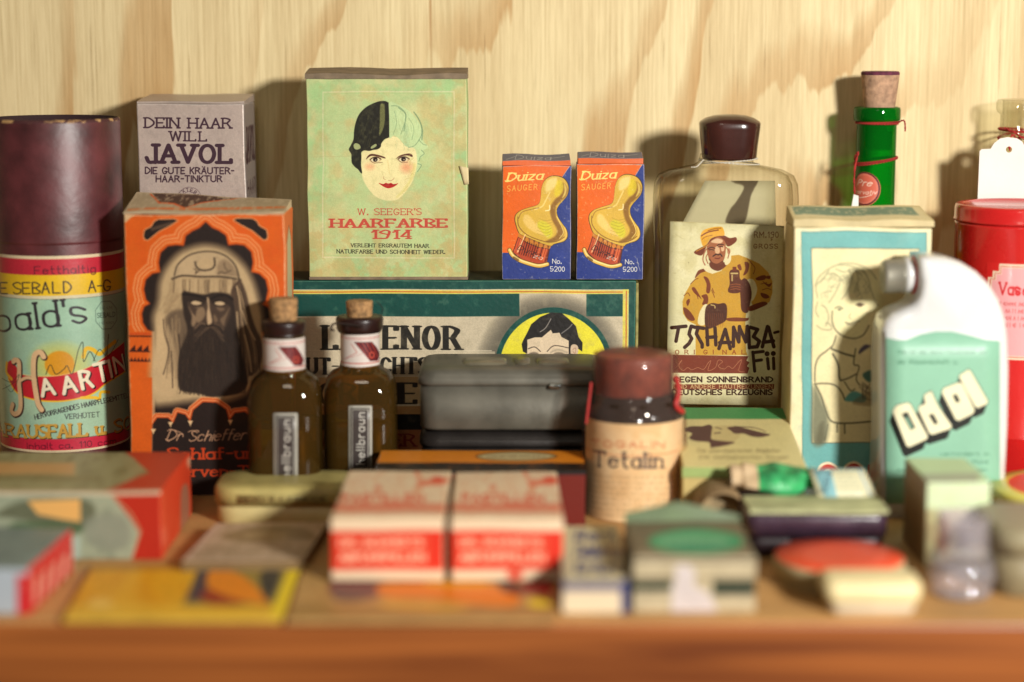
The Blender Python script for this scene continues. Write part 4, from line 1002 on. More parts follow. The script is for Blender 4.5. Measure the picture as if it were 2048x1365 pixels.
    A.fill(C("556 420 580 400 610 430 628 500 618 570 600 635 560 620 552 540 548 460"), (80, 36, 14), 1, 1, True)
    A.fill(C("600 600 700 560 735 575 690 600 620 625"), BR, 1, .8, True)
    A.fill(C("480 350 540 345 548 400 575 430 570 470 540 500 480 500 466 480 478 440"), (84, 38, 16), 1, 1, True); A.rect(*C([484, 362])[0], *C([536, 372])[0], (200, 176, 110), .9); A.rect(*C([498, 322])[0], *C([524, 350])[0], BR); A.rect(*C([490, 376])[0], *C([500, 420])[0], (200, 176, 110), .8)
    for k in range(3): A.line(C([485, 445 + k * 16, 520, 440 + k * 16, 550, 446 + k * 16]), 1.6, (150, 80, 36), .8, 0, True)
    # neck, face, hat
    A.fill(C("345 290 440 290 470 280 450 320 400 350 350 330"), (96, 44, 18), 1, 1, True)
    A.fill(C("300 330 330 320 360 345 390 352 360 366 320 355"), (212, 200, 156), 1, .8, True); A.fill(C("440 260 470 240 488 252 482 290 450 310"), (212, 200, 156), 1, .8, True)
    A.fill(C("322 180 345 140 400 118 440 130 452 180 448 240 430 290 395 308 350 290 328 240"), (150, 88, 52), 1, 1, True)
    A.fill(C("350 150 390 128 430 140 420 160 380 160"), (214, 180, 140), .9, 1.5, True); A.fill(C("380 190 400 180 412 215 400 232 380 225"), (210, 170, 128), .9, 1.2, True); A.fill(C("420 190 440 180 440 210 424 215"), (210, 170, 128), .9, 1, True)
    A.line(C("330 200 352 188 376 196"), 2, DK, 1, .4, True); A.line(C("392 178 410 168 436 172"), 2, DK, 1, .4, True); A.line(C("338 206 356 204 370 208"), 1.8, DK, 1, .4, True); A.line(C("400 186 418 182 432 186"), 1.8, DK, 1, .4, True)
    A.line(C("365 250 385 236 400 240 415 236 425 250"), 2.6, DK, 1, .4, True); A.line(C("378 262 400 266 412 260"), 1.8, (90, 20, 14), 1, .4, True); A.line(C("340 270 360 296 395 305 430 285"), 3, (96, 44, 18), 1, .8, True)
    A.line(C("318 200 300 240 296 280 310 310"), 2, (140, 60, 30), .9, .4, True); A.line(C("330 230 316 260 330 300"), 1.8, (140, 60, 30), .9, .4, True); A.line(C("455 190 475 220 466 262"), 2, (140, 60, 30), .9, .4, True); A.ell(*C([472, 215])[0], 3.5, 6, (140, 60, 30), .5, 1)
    A.fill(C("235 220 262 200 320 170 350 130 400 110 440 108 480 125 520 120 525 145 490 175 460 180 440 140 400 118 350 145 320 182 290 242 245 235"), BR, 1, .8, True)
    A.fill(C("278 110 300 72 360 52 420 48 436 66 442 106 400 112 350 128 320 168 296 180 284 150"), (210, 152, 40), 1, .8, True)
    A.line(C("285 110 330 85 400 70"), 2.4, BR, .9, .5, True); A.line(C("330 75 380 60 420 58"), 1.5, BR, .8, .4, True); A.line(C("290 135 310 118 360 105"), 1.2, BR, .7, .4, True); A.line(C("250 215 300 190 330 172"), 1.6, (210, 152, 40), .8, .5, True)
    # lettering cut like a woodblock
    def word(segs, w_=8.0, c=DK):
        for l in segs: A.line(C(l), w_, c, 1, 0)
    T_ = ["80 738 178 728", "128 735 110 830", "240 735 215 728 205 760 200 782 218 812 200 845 170 872", "250 735 300 742", "262 735 250 780 290 850 290 870",
          "322 740 328 855", "378 740 384 855", "322 805 384 800", "448 750 405 880", "448 750 482 880", "410 840 482 838", "503 865 505 735 540 835 545 730", "545 735 588 835 598 728", "606 735 612 875",
          "618 735 668 750 640 798 680 830 665 868 615 872", "735 730 700 868", "742 735 778 868", "705 838 775 828"]
    word(T_, 7.2); A.line(C("782 772 808 765"), 5.4, DK)
    for k, ch in enumerate("ORIGINAL"): A.txt(ch, C([106 + k * 65, 0])[0][0], C([0, 918])[0][1], 8.0, 7 if ch != 'I' else 0.1, (130, 60, 20), .2, .17, slab=.3)
    A.fill(C("88 922 606 932 592 962 612 975 596 1000 612 1012 600 1050 84 1045"), (112, 46, 24), 1, .8)
    A.line(C("110 1010 150 960 130 1000 160 1030 190 1010 220 1025 260 1010 300 1022 330 980 350 965 330 1030 380 1010 400 960 430 970 400 1000 440 1020 470 1000 500 1015 540 970 560 960 540 1030 580 1040"), .9, (176, 120, 84), .9, 0, True)
    word(["636 905 648 1034", "640 908 706 900", "642 965 694 958", "735 948 742 1018", "775 945 778 1018"], 6.4)
    A.ell(*C([732, 916])[0], 5.0, 5.0, DK); A.ell(*C([774, 914])[0], 5.0, 5.0, DK)
    A.txt("GEGEN SONNENBRAND", *C([96, 1108])[0], 10.0, 197, DK, .30, .24, gap=2.4)
    A.fill(C("92 1124 780 1122 778 1156 90 1158"), (112, 50, 26), 1, .6)
    A.txt("UND ANDERE HAUTREIZUNGEN", *C([98, 1152])[0], 7.6, 196, (190, 160, 110), .17, gap=2.4)
    A.txt("DEUTSCHES ERZEUGNIS", *C([88, 1194])[0], 9.6, 198, DK, .30, .24, gap=2.4)
    BT = (110, 62, 26)
    A.txt("RM.190", *C([646, 122])[0], 11.5, 47, BT, .11, gap=3); A.txt("GROSS", *C([642, 196])[0], 8.6, 47, BT, .15, gap=3.4)
    A.line(C("760 130 766 136 760 142"), 1.5, BT)
    A.line(C("810 15 825 45 852 50"), 1.6, (90, 74, 46), .9, .5, True); A.line(C("815 12 850 45"), 1.2, (226, 220, 190), .9, .5)
    A.line([(1352, 470), (1370, 480)], .6, (150, 140, 100), .6); A.ell(1378, 526, .8, .8, (90, 70, 40)); A.stain((150, 136, 90), 6, .66, .85, .2, 17, o=3)
    A.wear((176, 160, 110), 1.6, .6, 3); A.grain(.02, 21)
    def curl(u, v, p): p = Vector(p); p.y -= .0012 * max(0, u - .93) / .07 * max(0, v - .94) / .06; return p
    patch('label', q3, artmat('lotion_label', A, .55, .3), r, 12, .00015, curl)
    # back label seen through the glass
    Yb = yc + hy + .0003; qb = [(1346, 362), (1550, 362), (1560, 800), (1338, 800)]
    B = Art(qb, (222, 212, 178), 1.0); Cb = lambda v: crop(1280, 200, 2.1328, v)
    B.stain((214, 204, 170), 30, .5, .8, .5, 5)
    B.fill(Cb("300 318 340 315 465 335 452 380 440 410 428 512 345 512 345 460 368 425 392 372 350 356 305 345"), (86, 70, 54), .8, 5, True); B.ell(*Cb("345 348")[0], 10, 4, (110, 96, 70), .6, 3)
    patch('back_label', [at(x, y, Yb) for x, y in qb], artmat('lotion_back_label', B, .7, .2), r, 12, .00015, lambda u, v, p: Vector((p.x + .017 * max(0, v - .72) / .28 * (1 - u), p.y, p.z)))
tschamba()

# ================================================================== green bottle with cork
def ring3(cx, cy, r, z, tilt=0, n=20, ph=0, a0=0.0, a1=2 * math.pi):
    return [(cx + r * math.sin(a), cy - r * math.cos(a), z + tilt * math.sin(a + ph)) for a in np.linspace(a0, a1, n)]
CORK = None
def corkmat():
    return mat('cork', (168, 128, 84), .85, var=.35, scale=420, bmp=.9, bscale=700)
def green_bottle():
    yc = 1.037; cx = xat(1752, 300, yc); w = lambda px: px / F * yc * .99
    r = thing('bottle', 'tall green glass bottle with stained cork and red thread behind the child carton', 'bottle', (cx, yc, 0))
    g = glassmat('green_glass', (40, 190, 70), (0, 96, 24), dens=.22, body=(0, 150, 34)); z = lambda y: zat(y, yc)
    lathe('glass', [(.0001, .0015), (.016, .0012), (.0175, .004), (.018, .01), (.018, z(560)), (.0165, z(525)), (w(42), z(480)), (w(40), z(430)), (w(39.5), z(250)), (w(39.5), z(243)), (w(46), z(241)), (w(46.5), z(236)), (w(46.5), z(220)), (w(45), z(215.5)), (w(40), z(214)), (w(34), z(214.5)), (w(31), z(217)), (w(31), z(300))], cx, yc, g, r, 48)
    loft_c = lathe('cork', [(w(29), z(262)), (w(31), z(214)), (w(34), z(190)), (w(38), z(150)), (w(38.5), z(146)), (w(36), z(143)), (.0001, z(142.5))], cx + w(4), yc, [mat('old_pale_cork', (176, 140, 112), .85, var=.25, scale=260, bmp=.8, bscale=600), mat('wine_stain', (96, 40, 60), .8, var=.4, scale=300)], r, 40, fm=[0, 0, 0, 1, 1, 1])
    for i in range(14):
        a = rnd.uniform(-1.3, 1.3); zz = z(rnd.uniform(178, 212)); rr_ = w(32.5) 
    red = mat('red_thread', (166, 44, 40), .8, var=.15)
    cord('thread', ring3(cx, yc, w(41), z(244), .0003), .0006, red, r); cord('thread', ring3(cx, yc, w(41.5), z(246.5), -.0002), .0006, red, r)
    cord('thread', [(cx + w(40), yc - .004, z(245)), (cx + w(48), yc - .006, z(240)), (cx + w(52), yc - .006, z(246)), (cx + w(53), yc - .006, z(262))], .0005, red, r)
    cord('thread', ring3(cx, yc, w(42), z(320), .0016, ph=0), .0006, red, r); cord('thread', ring3(cx, yc, w(42), z(323), .0019), .0006, red, r)
    cord('thread', [(cx - w(40), yc - .004, z(330)), (cx - w(48), yc - .008, z(315)), (cx - w(42), yc - .010, z(302)), (cx - w(47), yc - .010, z(325)), (cx - w(50), yc - .0115, z(350)), (cx - w(49), yc - .0125, z(385))], .0006, red, r)
    S_ = Art([(1711, 342), (1764, 342), (1764, 411), (1711, 411)], (196, 92, 74), 2.4)
    S_.ell(1737, 376, 26, 34, (90, 40, 36)); S_.ell(1737, 376, 23.5, 31, (206, 112, 92)); S_.ell(1737, 376, 20, 27, (204, 100, 78))
    for k in range(34): a = k / 34 * 6.283; S_.ell(1737 + 24.5 * math.cos(a), 376 + 32 * math.sin(a), 1.2, 1.2, (60, 26, 24), .8)
    S_.txt("Pre", 1722, 370, 12, 26, (232, 200, 180), .14, slant=.4); S_.txt("servativ", 1717, 386, 8, 40, (232, 200, 180), .15, slant=.3, sag=1); S_.line([(1724, 396), (1740, 392), (1750, 388)], 1.5, (232, 200, 180))
    # seal bent round the neck
    V = []; Fc = []; uv = []; n = 12; Rs = w(40.6)
    a0, a1 = math.asin(-40.5 / 41.5) - .19, math.asin(12 / 41.5) - .19
    for j in range(n + 1):
        for i in range(n + 1):
            u, v = i / n * 2 - 1, j / n * 2 - 1
            du = u * math.sqrt(max(0, 1 - v * v / 2)); dv = v * math.sqrt(max(0, 1 - u * u / 2))
            a = (a0 + a1) / 2 + du * (a1 - a0) / 2
            V.append((cx + Rs * math.sin(a), yc - Rs * math.cos(a), z(376) + dv * (z(342) - z(410)) / 2)); uv.append((.5 + du * .5, .5 + dv * .5))
    UV = []
    for j in range(n):
        for i in range(n):
            f = [j * (n + 1) + i, j * (n + 1) + i + 1, (j + 1) * (n + 1) + i + 1, (j + 1) * (n + 1) + i]; Fc.append(f); UV += [uv[k] for k in f]
    mesh('paper_seal', V, Fc, artmat('round_seal', S_, .6), None, UV, r, smoothf=True)
    tagw = mat('white_tag_card', (226, 222, 214), .7, var=.03)
    tx = cx - w(49)
    patch('tag', [(tx - .0005, yc - .013, z(385)), (tx + .0022, yc - .0125, z(388)), (tx + .0026, yc - .0125, z(470)), (tx - .0042, yc - .0135, z(470))], tagw, r, 5, .0004)
green_bottle()

# ================================================================== clear vial with white tag
def vial():
    yc = 1.038; cx = xat(2046, 300, yc); z = lambda y: zat(y, yc); w = lambda px: px / F * yc * .985
    r = thing('bottle', 'clear glass flask with red string and blank white tag, behind the red tin', 'bottle', (cx, yc, 0))
    g = glassmat('clear_flask_glass', (252, 252, 248), (226, 226, 218), gloss=.8)
    lathe('glass', [(.0001, .002), (.017, .0015), (.0188, .006), (.019, .09), (.018, .105), (w(47), z(440)), (w(47), z(230)), (w(54), z(224)), (w(56), z(218)), (w(56), z(206)), (w(54), z(200)), (w(47), z(199)), (w(43), z(204)), (w(43), z(300)), (w(43), z(430))], cx, yc, g, r, 48)
    red = mat('red_thread', (166, 44, 40), .8)
    cord('thread', ring3(cx, yc, w(49), z(262), -.001, ph=.3), .0007, red, r); cord('thread', ring3(cx, yc, w(50), z(268), .0026, ph=-.2), .0006, red, r)
    f = yc - w(52)
    cord('thread', [(cx - w(48), f + .006, z(254)), (cx - w(30), f + .001, z(264)), (cx - w(10), f - .0014, z(276)), (cx + w(10), f - .0012, z(268))], .0006, red, r)
    cord('thread', [(xat(2024, 270, f), f - .0012, z(266)), (xat(2016, 290, f), f - .0024, z(280)), (xat(2017, 296, f), f - .0030, z(298))], .0006, red, r)
    cord('thread', [(xat(2024, 270, f), f - .0012, z(266)), (xat(2040, 280, f), f - .002, z(282)), (xat(2062, 290, f), f - .001, z(296))], .0006, red, r)
    # tag with a punched hole: ring of quads round the hole
    out = crop(1560, 120, 2.7295, "1085 790 1090 500 1100 488 1150 486 1168 455 1200 430 1240 422 1290 428 1320 445 1345 486 1400 490 1412 500 1412 790")
    hx_, hy_ = crop(1560, 120, 2.7295, "1250 490")[0]
    Yt = f - .0030; O = []
    m_ = 48
    def ray(a):
        best = None
        for i in range(len(out)):
            x1, y1 = out[i]; x2, y2 = out[(i + 1) % len(out)]; dx, dy = math.cos(a), math.sin(a)
            den = dx * (y2 - y1) - dy * (x2 - x1)
            if abs(den) < 1e-9: continue
            t = ((x1 - hx_) * (y2 - y1) - (y1 - hy_) * (x2 - x1)) / den; u = ((x1 - hx_) * dy - (y1 - hy_) * dx) / den
            if t > 0 and -1e-6 <= u <= 1 + 1e-6: best = t if best is None else max(best, t)
        return best
    angs = sorted([2 * math.pi * k / m_ for k in range(m_)] + [math.atan2(y - hy_, x - hx_) % (2 * math.pi) for x, y in out])
    V = []; Fc = []; M = len(angs)
    for side in (0, .0005):
        for a in angs:
            t = ray(a); p = at(hx_ + math.cos(a) * t, hy_ + math.sin(a) * t, Yt); q_ = at(hx_ + 6.2 * math.cos(a), hy_ + 6.2 * math.sin(a), Yt)
            for v in (q_, p): V.append((v[0], v[1] + side + (v[2] - z(298)) * -.10, v[2]))
    for i in range(M):
        j = (i + 1) % M; a, b, c, d = 2 * i, 2 * j, 2 * j + 1, 2 * i + 1; K = 2 * M
        Fc += [[a, b, c, d], [a + K, d + K, c + K, b + K], [a, a + K, b + K, b], [d, c, c + K, d + K]]
    mesh('tag', V, Fc, mat('white_tag_card', (226, 222, 214), .7), None, None, r)
vial()

# ================================================================== red tin
def red_tin():
    yc = .985; R = .0325; cx = xat(1911, 450, yc) + R; yf = yc - R; z = lambda y: zat(y, yf)
    r = thing('tin', 'round red lidded tin with a stepped pink label, behind the white bottle', 'tin', (cx, yc, 0))
    red = mat('red_enamel', (196, 30, 30), .25, var=.06, coat=.5, spec=.5, bmp=.1, bscale=120)
    lathe('body', [(.0001, .001), (R * .95, .0005), (R * .985, .002), (R * .985, z(462)), (R * .995, z(459)), (R * .985, z(456)), (R * .96, z(455))], cx, yc, red, r, 72)
    lathe('lid', [(R * .96, z(454)), (R * 1.01, z(453.5)), (R * 1.012, z(450)), (R, z(448)), (R, z(428)), (R * .985, z(421)), (R * .95, z(419)), (R * .90, z(421)), (R * .88, z(423)), (.0001, z(423.5))], cx, yc, red, r, 72)
    px_c = 1911 + R / yc * F
    Rp = R / yc * F
    Wt, Ht = 420, 400
    def mp(p):
        a = np.arcsin(np.clip((p[:, 0] - px_c) / Rp, -.999, .999)); return np.c_[(a - A0) / (A1 - A0) * Wt, (p[:, 1] - 528) / (880 - 528) * Ht]
    A0, A1 = math.asin((1980 - px_c) / Rp), .95
    A = Art([(0, 0)] * 4, (196, 30, 30), Wt / 150, mp, (Wt, Ht)); A.sc = 2.4
    st = [(1983, 558), (1992, 558), (1992, 545), (2004, 545), (2004, 530), (2075, 530), (2110, 545), (2110, 700), (2075, 720), (2004, 720), (2004, 705), (1992, 705), (1992, 690), (1983, 690)]
    A.fill(st, (226, 208, 180), 1, 0); ins = [((x - 2040) * .93 + 2040, (y - 625) * .955 + 625) for x, y in st]
    A.fill(ins, (190, 40, 40), 1); A.fill([((x - 2040) * .90 + 2040, (y - 625) * .94 + 625) for x, y in st], (226, 208, 180)); A.fill([((x - 2040) * .86 + 2040, (y - 625) * .92 + 625) for x, y in st], (224, 160, 162))
    A.txt("Vas", 2006, 590, 22, 40, (196, 34, 40), .14, .11, slab=.5)
    A.txt("enol", 2052, 590, 18, 40, (196, 34, 40), .14, .11, slab=.5); 
    for k in range(4): A.scrawl(2000, 612 + k * 14, 2100, 7, (180, 60, 60), 1.2, .7, k)
    lathe('label', [(R * .988, zat(880, yf) + (z(528) - z(880)) * k / 4) for k in range(5)], cx, yc, artmat('red_tin_label', A, .3, .5, coat=.4), r, 40, a0=A0 - math.atan2(cx, yc), a1=A1 - math.atan2(cx, yc))
red_tin()

# ================================================================== carton with the child drawing
def child():
    Y = .943; x0 = xat(1587.5, 457, Y); x1 = xat(1865, 457, Y); z1 = zat(455, Y); d = .030
    r = thing('carton', 'cream carton with teal frame and a line drawing of a curly child', 'box', ((x0 + x1) / 2, Y + d / 2, 0))
    q = quad(x0, x1, Y, 0, 0, z1); CR = (226, 214, 172); TL = (104, 164, 160); K = (70, 62, 48); s = 2.529
    A = Art(q, CR, 1.3); C = lambda *v: crop(1560, 420, s, *v)
    A.stain((206, 188, 136), 30, .5, .8, .4, 2)
    A.fill([(1602, 464), (1853, 464), (1846, 1000), (1606, 1000)], TL); A.line([(1602, 464), (1853, 464), (1846, 990)], 1.6, (70, 118, 112)); A.line([(1602, 464), (1606, 1000)], 1.6, (70, 118, 112))
    A.stain((128, 172, 162), 20, .5, .8, .3, 5)
    A.fill([(1622, 497), (1838, 497), (1832, 884), (1624, 886)], (224, 210, 162)); A.line([(1622, 497), (1838, 497), (1832, 884), (1624, 886)], 1.6, (70, 80, 70), .9, 0, False, True)
    # pencil drawing of a child
    rr = random.Random(4); D = lambda *v: crop(1600, 500, 3.411, *v); P1 = (116, 112, 88)
    A.fill(D("100 300 110 200 180 120 300 80 420 110 520 170 560 300 560 420 480 420 380 300 200 380 190 520 110 540"), (214, 208, 158), .6, 8, True)
    for l in ("95 250 120 190 190 130 290 90 400 100 480 140 530 200", "110 330 100 250 150 200 190 140", "180 160 240 170 270 210 230 300 190 360", "330 130 350 200 320 290 280 340", "380 140 400 200 370 290", "240 130 300 150 360 130 420 170", "110 360 100 420 120 460", "140 380 170 400 190 470 170 520", "110 520 150 545 210 545 200 510 170 500", "430 130 470 200 500 300 540 380", "260 100 350 110 450 160"):
        A.line(D(l), 2.2, P1, .6, 2.0, True)
    for k in range(34):
        a = rr.uniform(-3.3, -.2); R = rr.uniform(.5, 1.0); x = 300 + 200 * math.cos(a) * R; y = 330 + 220 * math.sin(a) * R; t = a + 1.57
        A.line(D([x, y, x + 34 * math.cos(t), y + 34 * math.sin(t), x + 50 * math.cos(t + .7), y + 56 * math.sin(t + .7)]), 1.4, P1, .45, 1.6, True)
    A.fill(D("215 400 300 350 380 330 440 400 470 470 430 560 390 605 300 590 240 520"), (224, 216, 164), .8, 5, True)
    A.line(D("215 420 215 490 240 550 290 590 350 608 400 604 440 580 475 520"), 2.6, (88, 84, 64), .85, 1.6, True)
    A.line(D("235 400 262 390 290 405"), 2.4, (96, 92, 72), .8, 2, True); A.ell(*D([266, 410])[0], 3.6, 2.4, (88, 86, 70), .85, 2); A.line(D("385 380 410 368 440 378"), 2.6, (80, 64, 46), .8, 2, True); A.ell(*D([412, 382])[0], 6, 3.6, (74, 54, 38), .85, 2)
    A.line(D("345 440 335 465 350 475"), 1.2, P1, .8, 1.4, True); A.line(D("310 500 340 510 380 500 410 490"), 2.2, (92, 84, 66), .85, 1.4, True); A.line(D("320 512 350 520 390 512"), 1.4, (140, 120, 96), .7, 1.4, True)
    for l, w_ in (("245 590 225 650 190 680 130 730 105 800 100 900", 2.2), ("215 675 290 705 370 730", 3.0), ("95 915 170 910 240 925 280 970 300 1020", 2.4), ("225 710 260 780 265 860 275 890", 3.0), ("275 890 330 875 380 850", 2.4), ("380 680 365 780 400 800 380 880 400 920", 2.0), ("105 925 140 1000 170 1090 205 1160 260 1180 380 1178 520 1165", 2.6), ("250 1190 250 1240", 2), ("300 1190 302 1250", 2), ("190 1190 170 1300", 1.8), ("300 900 340 960 370 950", 1.8)):
        A.line(D(l), w_ * 1.25, (78, 74, 56), .9, 1.5, True)
    A.fill(D("85 1310 80 1000 100 930 140 1010 195 1150 175 1310"), (104, 106, 84), .85, 12, True); A.fill(D("110 1310 130 1200 160 1180 165 1310"), (84, 80, 58), .6, 10, True)
    A.fill(D("300 1025 330 980 370 965 420 985 450 1010 430 1040 360 1035"), (84, 148, 144), .95, 3, True); A.fill(D("425 850 470 825 520 825 520 890 470 905 435 880"), (70, 112, 100), .95, 3, True); A.fill(D("400 700 420 670 450 650 480 660 440 690 405 715"), (62, 56, 84), .85, 3, True)
    A.fill(D("360 1050 400 1000 520 960 520 1060"), (120, 96, 66), .5, 5, True)
    for k in range(14): A.line(D([400 + rr.uniform(0, 110), 900 + rr.uniform(0, 120), 420 + rr.uniform(0, 100), 930 + rr.uniform(0, 120)]), 2, (70, 60, 46), .5, 2)
    # red lettering near the foot
    for bx in (1640, 1690, 1740): A.txt("CO"[bx % 2], bx, 975, 42, 30, (232, 214, 180), .44)
    A.txt("COD", 1640, 975, 42, 130, (184, 44, 36), .20, gap=3)
    A.wear((214, 196, 150), 2, .6, 4); A.grain(.02, 4)
    crm = mat('cream_board', (206, 188, 142), .7, var=.14)
    T = Art([(0, 0), (270, 0), (270, 60), (0, 60)], (210, 196, 150), 1.0, size=(270, 60)); T.rect(8, 8, 250, 42, (104, 130, 110), .9, 3); T.wear((200, 182, 130), 7, .9, 3); T.stain((220, 204, 160), 7, .55, .75, .6, 3)
    boxmesh('body', x0, x1, Y, Y + d, 0, z1, {'body': crm, 'front': artmat('child_carton_print', A, .5, .3)}, r, n=8, warp=.0009, bevel=.001, seed=21)
    boxmesh('lid', x0 + .0002, x1 + .0002, Y + .0004, Y + d, z1, z1 + .0036, {'body': crm, 'top': artmat('child_carton_lid', T, .6)}, r, n=8, warp=.0012, bevel=.0008, seed=23, top=lambda a, b: .0045 * b + .0006 * math.sin(a * 11) )
child()

# ================================================================== white Odol bottle
def odol():
    Yc = .918; hy = .0160; yf = Yc - hy
    out = [(1757, 1010), (1757, 850), (1757, 700), (1760, 662), (1768, 640), (1784, 626), (1808, 616), (1822, 608), (1830, 598), (1834, 588), (1836, 574), (1836, 560), (1836, 513), (1862, 511), (1890, 514), (1920, 523), (1950, 541), (1976, 566), (1996, 598), (2009, 636), (2014, 676), (2016, 740), (2014, 850), (2010, 1010)]
    r = thing('bottle', 'white opal mouthwash bottle with bent neck and metal cap, mint green label', 'bottle', (xat(1885, 800, Yc), Yc, 0))
    zb = at(1885, 1010, Yc)[2]
    pts = [(at(x, y, Yc - hy * .6)[0], at(x, y, Yc - hy * .6)[2]) for x, y in out]
    pts[0] = (pts[1][0], 0.0); pts[-1] = (pts[-2][0], 0.0)
    n = len(pts); V = []; Fc = []
    prof = [(-1, .30), (-.96, .16), (-.86, .06), (-.70, .008), (-.5, 0), (.5, 0), (.70, .008), (.86, .06), (.96, .16), (1, .30)]   # (y fraction, inset)
    cx = sum(p[0] for p in pts) / n; maxin = .020
    # inward normals
    nr = []
    for i in range(n):
        a = Vector(pts[i - 1]) if i > 0 else Vector(pts[0]) + Vector((0, 0)); b = Vector(pts[(i + 1) % n]) if i < n - 1 else Vector(pts[-1])
        if i == 0: t = Vector(pts[1]) - Vector(pts[0])
        elif i == n - 1: t = Vector(pts[-1]) - Vector(pts[-2])
        else: t = (Vector(pts[i + 1]) - Vector(pts[i])).normalized() + (Vector(pts[i]) - Vector(pts[i - 1])).normalized()
        t.normalize(); nr.append(Vector((t.y, -t.x)))
    for fy, ins in prof:
        for i in range(n):
            k = ins * maxin * (.55 if 8 <= i <= 12 else 1)
            p = Vector(pts[i]) + nr[i] * k
            if i in (0, n - 1): p.y = 0
            V.append((p.x, Yc + fy * hy, p.y))
    for j in range(len(prof) - 1):
        for i in range(n):
            i2 = (i + 1) % n; Fc.append([j * n + i, (j + 1) * n + i, (j + 1) * n + i2, j * n + i2])
    Fc.append([i for i in range(n)]); Fc.append([(len(prof) - 1) * n + i for i in range(n)][::-1])
    white = mat('white_opal_glass', (214, 214, 213), .14, var=.02, spec=.6, coat=.5, bmp=.02, sub=.15)
    mesh('glass', V, Fc, white, None, None, r, smoothf=True)
    nx, nzv = at(1834, 549, Yc)[0], at(1836, 549, Yc)[2]; k = Yc / F
    tl = math.radians(4)
    def sw(p): # lathe axis z -> pointing left, slightly down
        d = p.z; return Vector((nx - d * math.cos(tl) + p.x * math.sin(tl) * 0, Yc + p.y, nzv + p.x - d * math.sin(tl)))
    lathe('neck', [(38 * k, -14 * k), (37.5 * k, 0), (35 * k, 4 * k), (34.5 * k, 10 * k), (36.5 * k, 12 * k), (36.5 * k, 25 * k), (33 * k, 27 * k), (.0001, 28 * k)], 0, 0, white, r, 40, tilt=sw)
    lathe('red_band', [(33 * k, 3 * k), (38.6 * k, 4 * k), (38.8 * k, 9 * k), (33 * k, 10 * k)], 0, 0, mat('red_rubber_ring', (220, 40, 44), .5), r, 40, tilt=sw)
    mt = mat('dull_cap_metal', (150, 146, 132), .42, metal=.45, var=.15)
    kn = []
    lathe('cap', [(30 * k, 27 * k), (35 * k, 28 * k), (35.5 * k, 31 * k), (34 * k, 33 * k), (34 * k, 62 * k), (33 * k, 67 * k), (30 * k, 70 * k), (.0001, 70.5 * k)], 0, 0, mt, r, 40, tilt=sw)
    # label
    lq = [(1772, 662), (2000, 662), (2000, 1008), (1772, 1008)]; yl = yf - .00035
    A = Art(lq, (134, 182, 156), 1.6); s = 2.529; C = lambda *v: crop(1560, 420, s, *v)
    A.stain((134, 182, 154), 40, .5, .8, .5, 3)
    A.fill([(1770, 655), (2004, 655), (2004, 683), (1996, 682), (1970, 680), (1940, 672), (1905, 664), (1870, 664), (1840, 670), (1812, 681), (1795, 681), (1770, 676)], (230, 232, 230), 1, 1)
    A.line([(1770, 676), (1795, 681), (1812, 681), (1840, 670), (1870, 664), (1905, 664), (1940, 672), (1970, 680), (1996, 682)], 1.4, (110, 160, 132), .8)
    G2 = (60, 108, 84)
    A.txt("Odol ist das beste Mundwasser der", 1795, 707, 7, 178, G2, .17, gap=2); A.txt("die Wissenschaft u.", 1795, 727, 7, 120, G2, .17, gap=2)
    A.txt("verhindert in", 1880, 910, 6, 98, G2, .17); A.txt("antiseptisches Mund", 1850, 926, 6, 125, G2, .17); A.txt("wasser Nachfolger Dresden", 1795, 942, 6, 178, G2, .17)
    BLK = (28, 30, 26); CRM = (228, 222, 186)
    segs = {'O': [("590 1000 650 975", "650 975 735 1140", "735 1140 648 1185", "648 1185 590 1000")]}
    polys = [C("578 1000 592 985 648 972 660 980 748 1142 742 1158 655 1198 640 1192 570 1018"), C("615 1030 645 1018 685 1100 660 1112"),
             C("700 1010 705 990 735 978 728 935 765 912 800 990 870 1090 862 1105 770 1135 755 1128"), C("752 1035 775 1028 800 1075 782 1085"),
             C("828 900 905 870 925 880 985 1010 975 1030 905 1065 888 1058 818 920"), C("872 935 892 928 912 965 892 975"),
             C("915 830 955 805 965 815 1052 965 1045 980 1000 1000 985 990 905 842")]
    for o in range(12):
        for p in (polys[0], polys[2], polys[4], polys[6]): A.fill([(x - o * .6, y + o * 1.75) for x, y in p], BLK, 1, 1)
    for p, c in ((polys[0], CRM), (polys[2], CRM), (polys[4], CRM), (polys[6], CRM)):
        A.line(p, 2.4, BLK, 1, 0, False, True); A.fill(p, c, 1, 1)
    for p in (polys[1], polys[3], polys[5]): A.fill(p, BLK, 1, .6); 
    A.fill([(x + 1, y + 1.5) for x, y in C("628 1045 642 1040 672 1098 660 1104")], (146, 192, 164), .8, 1)
    A.grain(.01)
    patch('label', [at(x, y, yl) for x, y in lq], artmat('mouthwash_label', A, .4, .4), r, 6, .0002)
odol()

